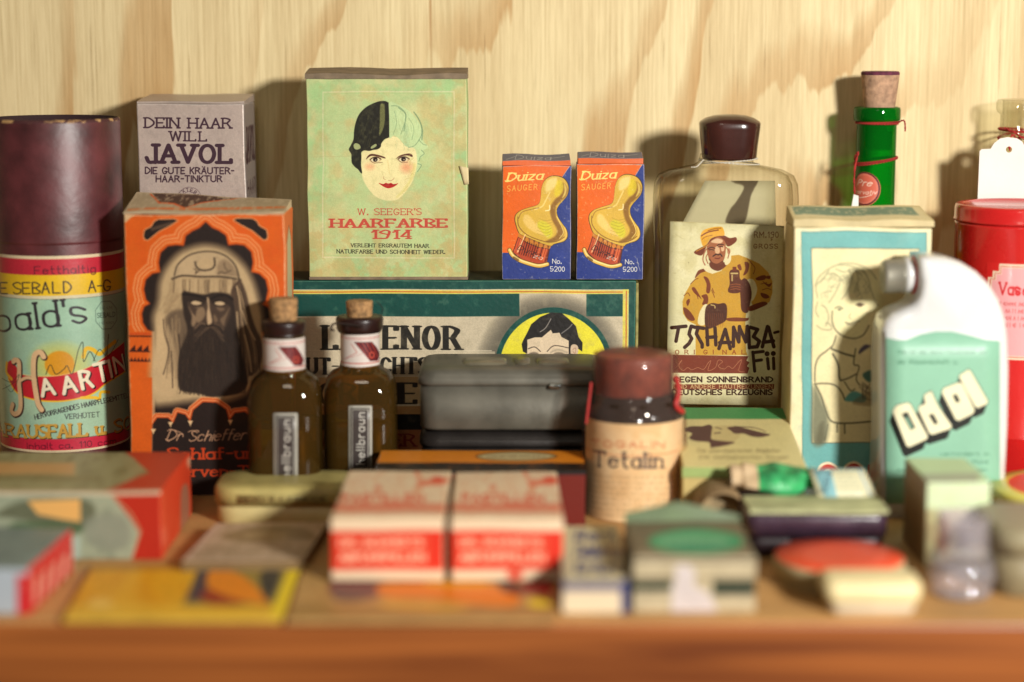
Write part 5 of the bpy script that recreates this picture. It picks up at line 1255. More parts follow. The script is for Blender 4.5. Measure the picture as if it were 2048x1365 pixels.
# ================================================================== brown glass hair dye bottles
def dye_bottle(xc_px, yc, hwp, ytop_body, lab_y, lip_y, neck_w, cork_y, cork_w, vl, label, seed):
    k = yc / F * .985; cx = xat(xc_px, 850, yc); nxp = xc_px
    z = lambda y: zat(y, yc); hw = hwp * k; hy = hw * .88
    r = thing('bottle', label, 'bottle', (cx, yc, 0), 'small brown dye bottles')
    br = glassmat('brown_glass', (176, 136, 64), (110, 78, 30), dens=.26, body=(100, 74, 30), gloss=.8)
    zt = z(ytop_body)
    nw = neck_w * k / 2
    loft('glass', [(0, hw * .86, hy * .86, .008), (.002, hw * .95, hy * .95, .010), (.006, hw, hy, .008), (zt - .017, hw, hy, .008), (zt - .010, hw * .985, hy * .985, .010), (zt - .005, hw * .92, hy * .92, .012), (zt - .0020, hw * .78, hy * .78, .012), (zt - .0006, hw * .62, hy * .66, .011), (zt, nw * 1.1, nw * 1.1, nw), (zt + .002, nw * .98, nw * .98, nw), (z(lip_y[1]), nw * .98, nw * .98, nw)], cx, yc, br, r, n=7)
    loft('liquid', [(.003, hw * .9, hy * .9, .010), (.007, hw * .93, hy * .93, .010), (zt - .026, hw * .93, hy * .93, .010), (zt - .0255, hw * .9, hy * .9, .010)], cx, yc, mat('dark_dye_liquid', (64, 42, 18), .35, var=.3), r)
    lw = lip_y[2] * k / 2
    dk = mat('dark_brown_lip', (36, 16, 14), .3, var=.2, spec=.5)
    lathe('lip', [(nw, z(lip_y[1])), (lw * .9, z(lip_y[1] - 1)), (lw * .97, z(lip_y[1] - 8)), (lw, z(lip_y[0] + 6)), (lw * .97, z(lip_y[0])), (lw * .6, z(lip_y[0] - 1)), (.0001, z(lip_y[0] - 1))], cx, yc, dk, r, 40)
    cw = cork_w * k / 2
    lathe('cork', [(cw * .92, z(lip_y[0] + 3)), (cw * .95, z(lip_y[0] - 6)), (cw, z(cork_y + 4)), (cw * .97, z(cork_y)), (cw * .8, z(cork_y - .6)), (.0001, z(cork_y))], cx, yc, corkmat(), r, 26)
    # neck label
    Wt, Ht = 300, 190; y0, y1 = lab_y; Rp = nw * 1.03 / k
    def mp(p):
        a = np.arcsin(np.clip((p[:, 0] - nxp) / Rp, -.999, .999)); return np.c_[(a / math.pi + .5) * Wt, (p[:, 1] - y0) / (y1 - y0) * Ht]
    A = Art([(0, 0)] * 4, (206, 196, 188), Ht / (y1 - y0), mp, (Wt, Ht)); P = (176, 70, 60)
    dx = xc_px
    A.line([(dx - 45, y0 + 7), (dx + 45, y0 + 7)], 1.4, P, .8); A.line([(dx - 45, y0 + 10), (dx + 45, y0 + 10)], .7, P, .6); A.line([(dx - 45, y1 - 10), (dx + 45, y1 - 10)], 2.2, P, .8)
    H_ = y1 - y0
    A.fill([(dx - 12, y0 + 14), (dx + 24, y0 + 15), (dx + 40, y1 - 22), (dx + 36, y1 - 12), (dx + 20, y1 - 14)], (84, 22, 30), 1, 1)
    for o in range(4): A.line([(dx - 4 + o * 9, y0 + 17), (dx + 18 + o * 6, y1 - 18)], 1.2, (190, 80, 60), .8)
    A.ell(dx + 24, y0 + H_ * .62, 6, 7, (190, 80, 60), .8, 1); A.ell(dx + 24, y0 + H_ * .62, 3, 4, (84, 22, 30), 1, 1)
    A.line([(dx - 30, y1 - 18), (dx - 6, y0 + H_ * .52), (dx - 18, y0 + 18)], 1.2, P, .8); A.line([(dx - 34, y1 - 16), (dx + 6, y1 - 30)], .8, P, .6)
    A.wear((196, 180, 168), 1.5, .5); av = -math.atan2(cx, yc)
    lathe('neck_label', [(nw * 1.03, z(y1) + (z(y0) - z(y1)) * i / 3) for i in range(4)], cx, yc, artmat('neck_label_print', A, .45), r, 40, a0=av - math.pi / 2, a1=av + math.pi / 2)
    lathe('neck_label', [(nw * 1.03, z(y1) + (z(y0) - z(y1)) * i / 3) for i in range(4)], cx, yc, mat('neck_label_back', (200, 188, 178), .5), r, 24, a0=av + math.pi / 2 + .001, a1=av + 1.5 * math.pi - .001)
    # upright label
    a, b, c, d = vl; yf = yc - hy - .0003
    L = Art([(a, c), (b, c), (b, d), (a, d)], (62, 54, 52), 2.6)
    w_ = b - a
    L.frame(a + 2, c + 2, b - 2, d - 2, 4.2, (176, 172, 160)); L.frame(a + 7.4, c + 7.4, b - 7.4, d - 7.4, 2.2, (150, 146, 136)); L.frame(a + 5.2, c + 5.2, b - 5.2, d - 5.2, .8, (50, 44, 40))
    L.txt("hellbraun", b - 15, d - 14, w_ * .34, d - c - 28, (196, 192, 182), .15, .13, ang=-90, gap=2.8)
    L.grain(.03)
    patch('side_label', [at(a, c, yf), at(b, c, yf), at(b, d, yf), at(a, d, yf)], artmat('upright_label_print', L, .4, .5), r, 4, .0002)
    return r, cx, lw, z
r1, c1, lw1, z1_ = dye_bottle(571, .928, 74, 741, (673, 740), (641, 669, 91), 84, 597, 59, (547, 595, 827, 972), 'left one of the two corked brown bottles, in front of the bearded man', 1)
r2, c2, lw2, z2_ = dye_bottle(722, .950, 74, 733, (664, 731), (633, 664, 98), 78, 602, 55, (697, 744, 812, 943), 'right one of the two corked brown bottles, beside the grey case', 2)
hair_ = mat('frayed_dark_thread', (40, 28, 24), .8)
cord('thread', [(c2 + lw2 * .8, .945, z2_(640)), (c2 + lw2 * 1.0, .944, z2_(615)), (c2 + lw2 * .75, .944, z2_(600))], .0002, hair_, r2, ply=1)
cord('thread', [(c2 - lw2 * 1.0, .940, z2_(655)), (c2 - lw2 * 1.12, .939, z2_(652)), (c2 - lw2 * .9, .938, z2_(640)), (c2 + lw2 * .2, .936, z2_(644))], .0005, hair_, r2, ply=1)

# ================================================================== tins, boxes of the middle row
def tin_case(name, label, x0p, x1p, yf, yb, z0, z1, zlid, m, rc=.010, group=None, emb=True):
    x0 = xat(x0p, 800, yf); x1 = xat(x1p, 800, yf); cx = (x0 + x1) / 2; hx = (x1 - x0) / 2; cy = (yf + yb) / 2; hy = (yb - yf) / 2
    r = thing(name, label, 'case', (cx, cy, z0), group)
    loft('body', [(z0, hx * .975, hy * .95, rc), (z0 + .001, hx * .985, hy * .97, rc), (zlid, hx * .985, hy * .97, rc)], cx, cy, m, r, n=8)
    t = z1 - zlid
    loft('lid', [(zlid - .0004, hx * .99, hy * .98, rc), (zlid - .0006, hx * 1.004, hy * 1.0, rc), (zlid + .0004, hx * 1.006, hy * 1.004, rc), (zlid + .0030, hx * 1.004, hy, rc), (zlid + .0034, hx * .995, hy * .985, rc), (zlid + t * .55, hx * .99, hy * .97, rc), (zlid + t * .8, hx * .975, hy * .92, rc), (zlid + t * .95, hx * .95, hy * .84, rc), (z1, hx * .91, hy * .74, rc), (z1 + .0004, hx * .5, hy * .3, .004)], cx, cy, m, r, n=8)
    return r, cx, cy, hx, hy
GM = mat('dull_grey_metal', (98, 95, 85), .42, metal=.3, var=.22, scale=60, bmp=.3, bscale=250)
GM2 = mat('dark_grey_metal', (46, 42, 40), .35, metal=.4, var=.25, scale=45)
rr_, tcx, tcy, thx, thy = tin_case('metal_case', 'grey metal travel case with rounded lid resting on a darker one', 836, 1215, .935, .985, .0362, zat(706, .982), zat(770, .935), GM, .0085)
for k, (px, wd) in enumerate(((970, 46), (1045, 16), (1105, 34))):
    x = xat(px, 730, .955); zt = zat(745, .935)
    a = loft('embossing', [(zat(706, .982) - .0008, wd / F * .95 , .009, .004), (zat(706, .982) + .0003, wd / F * .92, .0085, .004), (zat(706, .982) + .0014, wd / F * .84, .0075, .004)], x, tcy - .006, mat('emboss_highlight_metal', (122, 116, 98), .35, metal=.4, var=.3), rr_)  # lighter copy of the case metal, paints the light caught by the relief
boxmesh('clasp', xat(1098, 770, .93), xat(1122, 770, .93), .9325, .9345, zat(779, .933), zat(768, .933), {'body': mat('bright_clasp_metal', (170, 176, 176), .15, metal=1)}, rr_, n=2, warp=0, bevel=.0008)
tin_case('metal_case', 'dark metal case under the grey one', 838, 1210, .935, .985, 0, .0355, .028, GM2, .010)

def orange_flat():
    yf, yb = .884, .929; x0 = xat(748, 940, yf); x1 = xat(1172, 940, yf); z1 = .0275
    r = thing('carton', 'flat orange topped black edged box with an oval plate, behind the red and white boxes', 'box', ((x0 + x1) / 2, (yf + yb) / 2, 0))
    q = quad(x0, x1, yf, yb, 0, z1, 'top'); A = Art(q, (24, 16, 14), 1.4, size=(620, 90))
    A.fill([(762, 897), (1185, 897), (1172, 926), (752, 926)], (214, 128, 28), 1, 1); A.stain((186, 96, 16), 12, .5, .7, .3, 3)
    A.fill([(760, 899), (1185, 899), (1172, 924), (752, 924)], (216, 130, 30), .5, 1)
    for rx, ry, c in ((82, 9.5, (120, 70, 24)), (78, 8, (170, 150, 100)), (70, 5.5, (196, 180, 132))): A.ell(1033, 913, rx, ry, c, .95, 1)
    A.scrawl(975, 915, 1090, 4, (110, 80, 50), 1.2, .6)
    fr = Art(quad(x0, x1, yf, 0, 0, z1), (104, 26, 14), 1.0); fr.rect(700, 930, 1200, 950, (16, 10, 10), 1, 1)
    boxmesh('body', x0, x1, yf, yb, 0, z1, {'body': mat('black_card', (20, 16, 15), .5), 'front': artmat('dark_red_front', fr, .5), 'top': artmat('orange_box_top', A, .4, .5)}, r, n=6, warp=.0005, seed=31)
orange_flat()

def lying_box():
    """cream box lying flat, its lid rising to the back"""
    yf, yb = .888, .968; x0 = xat(1366, 945, yf); x1 = xat(1612, 945, yf); zf, zb = .0290, zat(815, yb)
    r = thing('carton', 'cream and green box lying flat, printed with a man in a dark hat', 'box', ((x0 + x1) / 2, (yf + yb) / 2, 0))
    tq = [(1352, 815), (1558, 815), (1612, 945), (1366, 945)]
    p = [proj(x0, yb, zb), proj(x1, yb, zb), proj(x1, yf, zf), proj(x0, yf, zf)]
    A = Art(p, (204, 190, 132), 1.7); s = 3.4115; C = lambda *v: crop(1100, 680, s, *v)
    A.fill([(1330, 810), (1600, 810), (1600, 838), (1330, 838)], (70, 136, 78), 1, 1); A.line([(1340, 839), (1600, 839)], 1.2, (150, 150, 100), .8)
    A.rect(1340, 938, 1640, 950, (150, 176, 100), .7, 3)
    D = (84, 58, 54)
    A.fill(C("920 610 960 590 1040 590 1085 580 1110 600 1100 650 1110 680 1200 690 1260 700 1200 720 1130 732 1095 735 1085 700 1000 690 950 670 970 640 930 625"), D, 1, 1.5, True)
    A.fill(C("1110 600 1180 585 1260 590 1300 640 1260 690 1180 690 1110 670"), (190, 172, 118), .9, 2, True)
    A.fill(C("1210 600 1280 592 1360 610 1480 640 1500 650 1440 665 1380 660 1320 640 1260 640 1230 620"), D, .95, 1.5, True); A.line(C("1130 600 1170 610"), 2, D); A.line(C("1120 640 1160 636"), 2, D); A.line(C("1260 590 1400 600 1470 625"), 2, D, .8, 1, True)
    A.txt("Die unentbehrlichen Begleiter", 1395, 905, 7, 165, (120, 104, 70), .14, slant=.2); A.txt("Die weltbekannten Sauger", 1398, 918, 7, 178, (120, 104, 70), .14, slant=.2)
    A.wear((190, 170, 116), 1.5, .6); A.grain(.02)
    card = mat('cream_ochre_card', (182, 160, 100), .6, var=.12)
    boxmesh('body', x0, x1, yf, yb, 0, zf, {'body': card, 'top': artmat('cream_lid_print', A, .5)}, r, n=7, warp=.0005, seed=33, top=lambda a, b: (zb - zf) * b)
    boxmesh('lid_edge', x0 - .0005, x1 + .0005, yf - .0008, yf, zf - .0055, zf - .0005, {'body': mat('pale_green_band', (150, 168, 100), .6)}, r, n=3, warp=.0001, bevel=.0003)
lying_box()

def paper_roll():
    yc = .872; R = .0118; cx = xat(1440, 1010, yc)
    r = thing('cardboard_tube', 'short open brown cardboard tube lying on its side behind the green pastille box', 'tube', (cx, yc, 0))
    m = mat('brown_tube_card', (150, 124, 88), .75, var=.15)
    def tl(p): return Vector((cx + p.x, yc - p.z, R + p.y * -1))
    lathe('tube', [(R * .96, -.016), (R, -.015), (R, .014), (R * .985, .0145), (R * .93, .0145), (R * .92, .012), (R * .92, .004)], 0, 0, m, r, 36, tilt=tl)
    lathe('end_disc', [(R * .92, .0045), (R * .6, .0048), (.0001, .0048)], 0, 0, mat('tube_inner_disc', (170, 148, 108), .8, var=.3, scale=80), r, 30, tilt=tl)
paper_roll()

# ================================================================== brown jar in cellophane
def jar():
    yc = .916; k = yc / F * .985; cx = xat(1268, 900, yc); R = 101 * k; z = lambda y: zat(y, yc); yf = yc - R
    r = thing('jar', 'dark glass jar with rusty red cap and yellowed paper label, wrapped in cellophane', 'jar', (cx, yc, 0))
    gl = glassmat('dark_jar_glass', (92, 66, 40), (60, 46, 34), dens=.5, body=(58, 44, 32))
    zl = zat(850, yf)
    lathe('glass', [(.0001, .0015), (R * .85, .001), (R * .97, .003), (R * .985, .006), (R * .985, zl + .001), (R * .97, zl + .004), (R * .90, zl + .008), (R * .80, zl + .0115), (R * .72, zl + .0135), (R * .70, zl + .016), (R * .70, z(778))], cx, yc, gl, r, 56)
    lathe('pills', [(R * .9, .004), (R * .93, .006), (R * .93, zl + .0015), (R * .86, zl + .006), (.0001, zl + .0065)], cx, yc, mat('dark_filling', (40, 28, 18), .5, var=.3), r, 40)
    rc = 80 * k
    cpm = mat('rusty_red_cap', (126, 60, 44), .5, var=.35, scale=120, coat=.1)
    lathe('cap', [(rc * .96, z(790)), (rc, z(788)), (rc, z(725)), (rc * 1.01, z(716)), (rc * .98, z(709)), (rc * .90, z(706)), (.0001, z(706))], cx - 2 * k, yc, cpm, r, 48)
    Wt, Ht = 520, 330; y0, y1 = 850, 1046
    def mp(p):
        a = np.arcsin(np.clip((p[:, 0] - 1268) / 100.5, -.999, .999)); return np.c_[(a / math.pi + .5) * Wt, (p[:, 1] - y0 + (1 - np.cos(a)) * 14) / (y1 - y0) * Ht]
    A = Art([(0, 0)] * 4, (238, 212, 164), Ht / 196, mp, (Wt, Ht)); A.stain((220, 182, 126), 40, .4, .7, .5, 3); A.stain((240, 220, 176), 24, .5, .7, .6, 9)
    A.txt("TOGALIN", 1180, 896, 12, 150, (206, 120, 76), .2); A.line([(1170, 903), (1360, 903)], 2, (206, 100, 50), .6)
    A.txt("Tetalin", 1186, 936, 30, 140, (52, 46, 54), .18, .12, slab=.8, gap=2.6)
    for j in range(8): A.scrawl(1172, 958 + j * 11, 1362, 6, (130, 106, 74), 1.0, .5, j); A.line([(1170, 962 + j * 11), (1364, 962 + j * 11)], .5, (120, 96, 60), .3)
    lathe('label', [(R * .995, zat(y1, yf) + (zl - zat(y1, yf)) * i / 4) for i in range(5)], cx, yc, artmat('jar_label', A, .55), r, 48, a0=-math.atan2(cx, yc) - math.pi / 2, a1=-math.atan2(cx, yc) + math.pi / 2)
    # crumpled cellophane
    film = glassmat('cellophane', (250, 244, 238), (226, 205, 200), rough=.08, dens=.035, body=(225, 200, 196))
    V = []; Fc = []; prof = [(R * 1.10, .0006), (R * 1.07, zl * .5), (R * 1.05, zl), (R * 1.0, zl + .006), (R * .92, z(800)), (R * .86, z(770)), (R * .88, z(735)), (R * .86, z(708)), (R * .80, z(703))]
    n = 56
    for j, (rad, zz) in enumerate(prof):
        for i in range(n):
            a = 2 * math.pi * i / n; rd = rad * (1 + .045 * nz(math.cos(a) * .05, math.sin(a) * .05, zz, 70, 2) + .02 * math.sin(a * 9 + j)); V.append((cx + rd * math.sin(a), yc - rd * math.cos(a), zz))
    for j in range(len(prof) - 1):
        for i in range(n): Fc.append([j * n + i, j * n + (i + 1) % n, (j + 1) * n + (i + 1) % n, (j + 1) * n + i])
    mesh('cellophane_wrap', V, Fc, film, None, None, r, smoothf=True)
    red = mat('red_tear_strip', (180, 48, 44), .4)
    cord('tear_strip', [(cx + R * .80, yc - R * .5, z(745)), (cx + R * .86, yc - R * .5, z(775)), (cx + R * .80, yc - R * .62, z(800)), (cx + R * .95, yc - R * .5, z(815))], .0014, red, r, ply=1)
    cord('tear_strip', [(cx - R * .90, yc - R * .3, z(760)), (cx - R * .95, yc - R * .35, z(800)), (cx - R * 1.0, yc - R * .4, z(840))], .0006, red, r, ply=1)
jar()

# ================================================================== olive lidded tin
def olive():
    yf, yb = .886, .927; z1 = .0185; x0 = xat(432, 1000, .9); x1 = xat(712, 1000, .9); cx = (x0 + x1) / 2; hx = (x1 - x0) / 2; cy = (yf + yb) / 2; hy = (yb - yf) / 2
    r = thing('tin', 'flat olive cream tin with rounded corners and small lettering round its lid', 'tin', (cx, cy, 0))
    m = mat('olive_enamel', (172, 158, 96), .45, var=.14, scale=80); m2 = mat('cream_enamel_body', (196, 180, 122), .45, var=.1)
    loft('body', [(0, hx * .94, hy * .92, .010), (.001, hx * .96, hy * .95, .011), (.0105, hx * .965, hy * .955, .011)], cx, cy, m2, r, n=8)
    loft('lid', [(.0100, hx * .98, hy * .97, .012), (.0098, hx, hy, .012), (.0160, hx, hy, .012), (.0176, hx * .985, hy * .97, .012), (z1, hx * .95, hy * .90, .011), (z1 + .0003, hx * .6, hy * .5, .006)], cx, cy, m, r, n=8)
    q = [proj(x0 + .012, yf, .0155), proj(x1 - .012, yf, .0155), proj(x1 - .012, yf, .0112), proj(x0 + .012, yf, .0112)]
    A = Art(q, (176, 162, 100), 1.6, size=(420, 40)); A.txt("FRIEDRICH WILHELM HAARCREME", q[3][0] + 6, q[3][1] - 3, q[3][1] - q[0][1] - 6, q[1][0] - q[0][0] - 12, (92, 76, 44), .2); A.grain(.02)
    patch('lid_lettering', [(x0 + .012, yf - .0003, .0155), (x1 - .012, yf - .0003, .0155), (x1 - .012, yf - .0003, .0112), (x0 + .012, yf - .0003, .0112)], artmat('olive_lid_print', A, .5), r, 2, .0001)
olive()
# ================================================================== front row
def flat_box(name, label, cat, xl, xr, ypx, yf, yb, z0, z1, body, paint_top=None, paint_front=None, paint_right=None, paint_left=None, group=None, yaw=0, bevel=.0008, warp=.0005, seed=40, scale=1.0, rough=.45, shear=None, parts=None):
    x0 = xat(xl, ypx, yf); x1 = xat(xr, ypx, yf)
    r = thing(name, label, cat, ((x0 + x1) / 2, (yf + yb) / 2, z0), group)
    mm = {'body': body}
    for f, p in (('top', paint_top), ('front', paint_front), ('right', paint_right), ('left', paint_left)):
        if p:
            q = quad(x0, x1, yf, yb, z0, z1, f, yaw)
            w = max(abs(q[1][0] - q[0][0]), abs(q[2][0] - q[3][0])); h = abs(q[3][1] - q[0][1])
            W = int(max(w * scale, 60)); Hh = int(max(h * scale, 50))
            A = Art(q, (128, 128, 128), W / max(w, 1), size=(W, Hh)); p(A); mm[f] = artmat(label.split(' beside')[0].replace(' ', '_')[:24] + '_' + f, A, rough)
    boxmesh('body', x0, x1, yf, yb, z0, z1, mm, r, yaw, n=6, warp=warp, bevel=bevel, seed=seed)
    return r, x0, x1
redc = mat('red_card', (196, 58, 34), .4, var=.12)
def big_left():
    def top(A):
        A.im[:] = np.array((152, 146, 104)) / 255
        A.stain((120, 112, 70), 14, .45, .7, .6, 3); A.rect(-300, 925, 150, 950, (206, 154, 92), .8, 6); A.rect(-300, 952, 200, 962, (120, 108, 62), .6, 4)
        A.fill([(250, 905), (330, 905), (420, 905), (330, 990), (190, 990), (300, 945)], (186, 58, 32), 1, 3); A.line([(-300, 983), (330, 983)], 5, (206, 180, 146), .8, 4)  # last pale line paints a highlight along the top front edge
    def fr(A):
        A.im[:] = np.array((150, 156, 132)) / 255
        A.stain((120, 128, 108), 20, .45, .7, .6, 2)
        A.fill([(224, 990), (330, 990), (330, 1122), (262, 1122), (278, 1066), (262, 1040)], (172, 40, 24), 1, 2); A.line([(228, 992), (262, 1030), (280, 1064), (262, 1122)], 3, (184, 186, 140), .8, 3)
        A.fill([(-10, 1030), (60, 1000), (170, 1000), (190, 1030), (160, 1060), (100, 1055), (40, 1040)], (86, 88, 66), .8, 8, True)
        A.fill([(55, 1002), (160, 998), (160, 1045), (125, 1040), (75, 1030)], (222, 168, 96), 1, 3)
        A.fill([(30, 1048), (150, 1048), (160, 1066), (80, 1075), (20, 1070)], (70, 92, 60), .8, 6, True); A.rect(-300, 1075, 160, 1125, (164, 180, 168), .9, 8); A.fill([(170, 1040), (240, 1030), (262, 1070), (240, 1100), (180, 1090)], (128, 132, 116), .7, 8, True)
        A.line([(-300, 988), (330, 988)], 5, (214, 188, 160), .8, 3)  # edge highlight painted on, continued at the top of the front face
    def rt(A):
        A.im[:] = np.array((206, 64, 34)) / 255
        A.fill([(362, 985), (374, 970), (378, 1000), (376, 1060), (362, 1080)], (150, 110, 86), .85, 5, True); A.line([(322, 985), (322, 1120)], 5, (224, 96, 56), .8, 3); A.line([(395, 905), (395, 1040)], 4, (226, 170, 130), .6, 3); A.ell(385, 925, 12, 12, (228, 196, 160), .8, 8)
        A.ell(326, 1075, 8, 20, (230, 120, 90), .6, 8)
    flat_box('carton', 'large flat red and grey-green box at the left front', 'box', -260, 322, 1050, .828, .908, 0, .0312, redc, top, fr, rt, seed=41, warp=.0009)
big_left()
def striped():
    def rt(A):
        A.im[:] = np.array((188, 36, 36)) / 255
        for k in range(7):
            t = k / 6; x = 50 + t * 112; y = 1160 - t * 82
            A.fill([(x, y + 8), (x + 9, y + 3), (x + 7, y + 62 - t * 12), (x - 1, y + 66 - t * 12)], (226, 176, 152), .85, 3)
        A.line([(45, 1150), (165, 1070)], 3, (226, 150, 130), .6, 2)
    def top(A): A.im[:] = np.array((120, 134, 128)) / 255; A.stain((96, 110, 106), 20, .4, .7, .5, 5)
    def fr(A): A.im[:] = np.array((170, 178, 186)) / 255; A.rect(34, 1150, 60, 1250, (196, 40, 44), 1, 2)
    flat_box('carton', 'small red box with pale stripes at the far left front corner', 'box', -170, 60, 1190, .748, .812, 0, .0195, mat('pale_grey_card', (172, 180, 182), .5), top, fr, rt, seed=42, yaw=math.radians(-3))
striped()
def booklet(name, label, cat, q, z0, th, paint, seed=0, edge=(206, 190, 150), yaw=None, bg=(210, 196, 150)):
    """thin printed sheet stack lying on the shelf; q: TL TR BR BL in the picture at height z0+th"""
    P3 = []
    for x, y in q:
        Y = yat(y, z0 + th); P3.append(at(x, y, Y))
    xs = [p[0] for p in P3]; ys = [p[1] for p in P3]
    r = thing(name, label, cat, (sum(xs) / 4, sum(ys) / 4, z0))
    w = int(abs(q[1][0] - q[0][0])); A = Art(q, bg, 1.0, size=(max(w, 80), 110)); paint(A)
    n = 6; V = []; Fc = []; fm = []; uv = []
    for lvl in (1, 0):
        for j in range(n + 1):
            for i in range(n + 1):
                u, v = i / n, j / n
                p = (Vector(P3[0]) * (1 - u) + Vector(P3[1]) * u) * v + (Vector(P3[3]) * (1 - u) + Vector(P3[2]) * u) * (1 - v)
                V.append((p.x, p.y, (z0 + th + .0004 * abs(nz(p.x, p.y, 0, 30, seed))) if lvl else z0))
    k = (n + 1) ** 2
    for j in range(n):
        for i in range(n):
            a = j * (n + 1) + i; Fc.append([a, a + 1, a + n + 2, a + n + 1]); fm.append(1); uv += [(i / n, j / n), ((i + 1) / n, j / n), ((i + 1) / n, (j + 1) / n), (i / n, (j + 1) / n)]
            Fc.append([k + a, k + a + n + 1, k + a + n + 2, k + a + 1]); fm.append(0); uv += [(0, 0)] * 4
    rim = [(i, 0) for i in range(n)] + [(n, j) for j in range(n)] + [(i, n) for i in range(n, 0, -1)] + [(0, j) for j in range(n, 0, -1)]
    for a, b in zip(rim, rim[1:] + rim[:1]):
        p = a[1] * (n + 1) + a[0]; s = b[1] * (n + 1) + b[0]; Fc.append([p, p + k, s + k, s]); fm.append(0); uv += [(0, 0)] * 4
    mesh('pages', V, Fc, [mat('paper_edge_%d' % seed, edge, .7), artmat('%s_cover_%d' % (name, seed), A, .42, .4)], fm, uv, r)
    return r
def p_yellow(A):
    A.im[:] = np.array((220, 164, 28)) / 255
    A.stain((206, 140, 10), 30, .4, .7, .6, 2); A.rect(100, 1125, 400, 1142, (150, 110, 60), .6, 5); A.rect(100, 1210, 640, 1240, (222, 176, 50), .8, 4)
    A.fill([(400, 1128), (585, 1128), (548, 1214), (362, 1214)], (150, 128, 60), 1, 2)
    A.fill([(398, 1138), (425, 1138), (415, 1205), (372, 1205)], (66, 56, 66), 1, 5); A.fill([(425, 1140), (480, 1150), (520, 1185), (540, 1210), (480, 1205), (430, 1190), (412, 1170)], (226, 134, 30), 1, 6, True)
    A.fill([(415, 1180), (450, 1195), (490, 1208), (430, 1212), (400, 1200)], (150, 56, 30), 1, 5, True); A.fill([(520, 1150), (560, 1140), (545, 1195), (530, 1200)], (54, 54, 50), 1, 6, True); A.stain((100, 84, 40), 7, .6, .8, .3, 9)
    A.fill([(580, 1128), (604, 1128), (566, 1235), (540, 1235)], (228, 200, 30), 1, 2); A.ell(200, 1208, 26, 10, (236, 200, 120), .6, 8)
booklet('booklet', 'yellow booklet with a small picture of an orange hand on its cover', 'booklet', [(188, 1130), (604, 1130), (562, 1236), (128, 1236)], 0, .0022, p_yellow, 1, (200, 160, 60))
def p_leaf(A):
    A.im[:] = np.array((190, 164, 136)) / 255
    A.stain((160, 136, 104), 16, .4, .7, .6, 4); A.fill([(440, 1075), (500, 1056), (560, 1052), (620, 1062), (625, 1080), (560, 1078), (500, 1086)], (136, 112, 76), .8, 8, True); A.ell(530, 1072, 46, 9, (178, 152, 112), .8, 6)
    for k in range(3): A.scrawl(400 - k * 8, 1098 + k * 9, 620 - k * 6, 5, (120, 100, 74), 1.6, .6, k)
    A.line([(436, 1050), (366, 1124)], 6, (206, 180, 166), .7, 4); A.line([(366, 1122), (606, 1122)], 5, (206, 180, 166), .7, 4)
booklet('leaflet', 'pinkish grey card with faint print lying behind the yellow booklet', 'leaflet', [(432, 1048), (656, 1044), (606, 1122), (364, 1124)], 0, .0065, p_leaf, 2, (120, 96, 60))
def p_pic(A):
    A.im[:] = np.array((188, 148, 88)) / 255
    A.stain((160, 120, 66), 20, .4, .7, .6, 7); A.rect(560, 1210, 1130, 1245, (140, 104, 52), .6, 8)
    A.fill([(665, 1165), (760, 1168), (770, 1185), (740, 1200), (670, 1196)], (110, 60, 60), .95, 6, True); A.fill([(670, 1185), (740, 1192), (720, 1203), (672, 1202)], (84, 72, 66), .9, 5, True)
    A.fill([(760, 1172), (880, 1168), (1000, 1176), (1040, 1196), (1020, 1214), (940, 1210), (860, 1200), (770, 1196)], (222, 122, 14), 1, 6, True); A.fill([(860, 1166), (970, 1166), (960, 1176), (860, 1174)], (228, 160, 30), .9, 4, True)
    A.fill([(760, 1205), (860, 1208), (940, 1214), (900, 1222), (780, 1218)], (214, 160, 60), .9, 6, True)
    A.fill([(1000, 1160), (1040, 1172), (1056, 1188), (1030, 1192), (1000, 1180)], (84, 50, 44), .9, 6, True); A.fill([(1045, 1168), (1105, 1168), (1100, 1192), (1050, 1190)], (176, 34, 30), .95, 5); A.fill([(1060, 1200), (1100, 1202), (1096, 1216), (1060, 1214)], (222, 196, 30), .9, 5, True)
booklet('picture_card', 'tan picture card with an orange figure sticking out from under the two red boxes', 'card', [(610, 1130), (1128, 1130), (1112, 1238), (574, 1238)], 0, .0022, p_pic, 3, (170, 130, 76))

